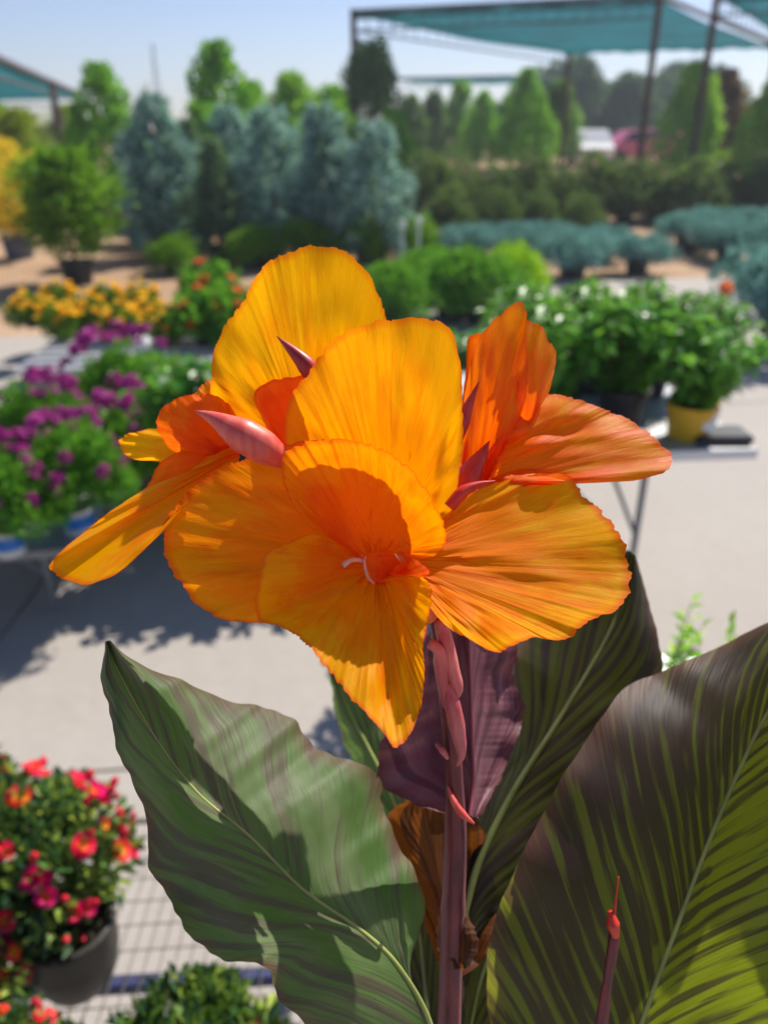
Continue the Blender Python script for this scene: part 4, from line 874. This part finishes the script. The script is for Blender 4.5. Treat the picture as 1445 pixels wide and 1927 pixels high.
def leaf(mid, left, right, mat, bulge=.004, wave=.003, seed=0, nu=200, nv=50, label=None, rib='rib', ribw=(1.5, 8), quilt=.00035, ribon=True, cup=0.0, edgej=2.0):
    rs = np.random.RandomState(900 + seed); Mx, Lm = catmull(mid, nu); Lx, _ = catmull(left, nu); Rx, _ = catmull(right, nu)
    u = np.linspace(0, 1, nu); endw = np.sin(math.pi * u) ** .4
    for E, sg in ((Lx, -1), (Rx, 1)):
        d = E - Mx; d[:, 2] = 0; d /= (np.linalg.norm(d, axis=1, keepdims=True) + 1e-6)
        E += d * (fnoise(rs, u, [(5, edgej), (13, edgej * .5), (30, edgej * .25)]) * endw)[:, None]
    wl = fnoise(rs, u, [(3.2, 1.0), (7.0, .5)]); wr = fnoise(rs, u, [(3.2, 1.0), (7.0, .5)])
    V, UV = [], []
    for v in np.linspace(-1, 1, nv):
        a = abs(v); E, wv = (Lx, wl) if v < 0 else (Rx, wr)
        p = Mx * (1 - a) + E * a
        ph = (u + .4 * a ** .8) * 30
        off = bulge * math.sin(math.pi * a) + wave * a ** 2 * wv * endw + quilt * np.sin(ph * 2 * math.pi / 2.0) * math.sin(math.pi * min(1, a * 1.05)) - cup * a * a
        p = p.copy(); p[:, 2] -= off; V.append(PA(p)); UV.append(np.stack([np.full(nu, v), u * Lm / 800], 1))
    V = np.concatenate(V); UV = np.concatenate(UV); Fc = []
    for i in range(nv - 1):
        for j in range(nu - 1):
            k = i * nu + j; Fc.append((k, k + 1, k + nu + 1, k + nu))
    m = MB(); m.v = [tuple(x) for x in V]; m.f = Fc; m.uv = UV; ob = m.build("leaf", lm[mat], canna, True, True)
    if label: ob["label"] = label
    if ribon:
        q = Mx.copy(); rad = np.interp(u, [0, 1], ribw) * q[:, 2] / FPX; q[:, 2] -= np.interp(u, [0, 1], ribw) * .25 * q[:, 2] / FPX
        MB().tube(list(PA(q)), [float(x) for x in rad], 10).build("midrib", M[rib], ob, True, True)
    return ob
# large left leaf (tip upper left, base at lower right)
leaf([(203, 1206, 0.3730), (222, 1262, 0.3670), (290, 1385, 0.3630), (370, 1490, 0.3630), (470, 1575, 0.3628), (570, 1675, 0.3664), (680, 1752, 0.3742), (750, 1820, 0.3800), (810, 1930, 0.3900), (838, 2090, 0.4100)],
     [(198, 1208, 0.3730), (196, 1300, 0.3550), (228, 1420, 0.3370), (268, 1530, 0.3229), (300, 1660, 0.3125), (345, 1745, 0.3082), (420, 1805, 0.3050), (500, 1822, 0.3080), (548, 1900, 0.3200), (650, 2020, 0.3520), (810, 2110, 0.4050)],
     [(208, 1205, 0.3730), (262, 1248, 0.3850), (345, 1284, 0.4010), (430, 1315, 0.4130), (530, 1345, 0.4210), (610, 1412, 0.4230), (700, 1452, 0.4210), (738, 1560, 0.4148), (800, 1705, 0.4083), (772, 1840, 0.4020), (846, 2080, 0.4140)],
     'left', .006, .0065, 1, label="large green leaf at the left with flower shadows on it", ribw=(1.5, 6), edgej=5.0)
# purple cupped bract leaf behind the stem
leaf([(880, 1120, .440), (882, 1200, .440), (885, 1300, .436), (888, 1400, .430), (890, 1480, .424), (884, 1538, .414)],
     [(860, 1120, .440), (800, 1200, .438), (745, 1330, .438), (710, 1440, .436), (735, 1492, .432), (872, 1543, .418)],
     [(900, 1120, .448), (964, 1200, .462), (970, 1290, .466), (986, 1345, .462), (952, 1440, .452), (906, 1536, .420)],
     'purple', -.008, .003, 2, label="purple cupped leaf behind the flower stem", rib='ribpurple', ribw=(2, 5), edgej=3, quilt=.0001)
# dark tall leaf behind, right of the stem
leaf([(1190, 1040, .53), (1150, 1180, .515), (1060, 1340, .50), (960, 1500, .485), (895, 1640, .470), (858, 1800, .455)],
     [(1180, 1035, .53), (1060, 1100, .545), (970, 1230, .54), (960, 1400, .525), (895, 1540, .500), (850, 1790, .456)],
     [(1196, 1045, .53), (1222, 1140, .52), (1244, 1270, .51), (1190, 1430, .50), (1060, 1600, .485), (866, 1810, .454)],
     'dark', .006, .004, 3, label="dark green leaf rising behind the broad right petal", rib='ribdark', ribw=(2, 8))
# big right leaf
leaf([(1560, 1160, .425), (1445, 1340, .425), (1390, 1450, .425), (1330, 1590, .427), (1285, 1710, .430), (1240, 1830, .435), (1200, 1940, .440), (1120, 2150, .45), (930, 2420, .45)],
     [(1540, 1140, .46), (1445, 1172, .472), (1350, 1218, .476), (1250, 1262, .470), (1170, 1300, .450), (1085, 1420, .414), (1000, 1570, .404), (928, 1740, .406), (916, 1860, .412), (940, 2060, .43), (925, 2400, .45)],
     [(1600, 1180, .41), (1640, 1300, .38), (1650, 1450, .372), (1640, 1600, .374), (1600, 1750, .38), (1540, 1880, .39), (1460, 2000, .41), (1300, 2200, .43), (960, 2430, .45)],
     'right', .007, .006, 4, label="huge striped leaf filling the lower right corner", rib='rib', ribw=(3, 7), nu=170, nv=60)
# added unseen leaf, outside the picture at the right, shaped to shade the big leaf
leaf([(1490, 985, .43), (1560, 965, .425), (1640, 960, .425), (1720, 950, .43), (1950, 1000, .46), (2150, 1500, .47), (1800, 2100, .46), (970, 2440, .45)],
     [(1485, 995, .42), (1540, 1050, .385), (1620, 1060, .380), (1710, 975, .42), (1930, 1040, .45), (2110, 1510, .46), (1780, 2080, .455), (960, 2430, .45)],
     [(1490, 975, .43), (1560, 900, .456), (1640, 890, .456), (1730, 930, .44), (1990, 960, .47), (2190, 1500, .475), (1830, 2110, .465), (975, 2445, .45)],
     'right', .004, .003, 9, rib='ribdark', ribw=(2, 6), nu=60, nv=24)
# brownish leaf behind stem base
leaf([(800, 1500, .47), (815, 1600, .465), (835, 1700, .455), (850, 1810, .445), (850, 1830, .443)],
     [(780, 1495, .47), (728, 1545, .475), (768, 1650, .468), (806, 1760, .456), (835, 1840, .444)],
     [(830, 1500, .47), (900, 1540, .478), (935, 1690, .466), (912, 1800, .452), (868, 1838, .442)],
     'brown', -.006, .003, 5, label="brownish orange leaf sheath behind the stem", ribon=False)
leaf([(842, 1690, .428), (855, 1740, .420), (862, 1790, .418), (868, 1822, .421)],
     [(838, 1690, .43), (822, 1745, .428), (826, 1795, .424), (850, 1826, .421)],
     [(846, 1690, .43), (884, 1730, .424), (900, 1780, .420), (880, 1824, .421)], 'brown', .004, .001, 6, label="small brown sheath clasping the stem", ribon=False, nu=50, nv=26)
leaf([(625, 1255, .60), (655, 1330, .585), (690, 1400, .570), (730, 1480, .555), (800, 1640, .53)],
     [(618, 1258, .60), (632, 1345, .60), (660, 1430, .59), (700, 1520, .565), (790, 1650, .53)],
     [(640, 1250, .60), (720, 1310, .585), (770, 1400, .57), (790, 1500, .55), (815, 1640, .53)], 'left', .004, .003, 7, label="green leaf partly hidden behind the lower petal tip", ribw=(1, 5))
leaf([(770, 1600, .52), (785, 1720, .52), (800, 1860, .52), (820, 2100, .51)],
     [(755, 1600, .52), (715, 1720, .53), (700, 1880, .53), (800, 2100, .51)],
     [(790, 1600, .52), (850, 1720, .53), (870, 1870, .53), (840, 2100, .51)], 'dark', .004, .003, 12, label="dark leaf low between the left leaf and the stem", rib='ribdark', ribw=(2, 5))
leaf([(930, 1770, .56), (900, 1860, .55), (880, 1960, .54), (860, 2100, .52)],
     [(900, 1765, .56), (840, 1850, .555), (820, 1960, .545), (840, 2100, .52)],
     [(960, 1775, .56), (1000, 1860, .55), (960, 1960, .54), (880, 2100, .52)], 'dark', .004, .003, 8, label="dark leaf low behind the stem", rib='ribdark', ribw=(2, 5))
# second flower stalk with a red remnant, lower right
stk = bud(canna, [(1158, 1735, .395), (1152, 1790, .397), (1142, 1850, .400), (1130, 1940, .405), (1110, 2100, .42), (1000, 2400, .45)], [7, 12, 9, 10, 13, 9.5, 12, 14, 11, 12, 15, 15, 14, 16, 17, 18], 'cstem', "spent_stalk", "spent flower stalk in front of the right leaf")
bud(stk, [(1163, 1650, .392), (1159, 1685, .392), (1155, 1722, .393)], [1.6, 2.2, 3.0], 'redsepal', "style")
bud(stk, [(1148, 1715, .393), (1153, 1740, .393), (1158, 1762, .394)], [5, 13, 7], 'redsepal', "withered_flower", "red withered flower remnant")
# pot
prof = [(0, .002), (.13, .002), (.165, .30), (.175, .30), (.175, .34), (.16, .34), (.155, .31), (0, .31)]
po = MB().lathe(prof, n=32).build("pot", M['pot_black'], canna, False)
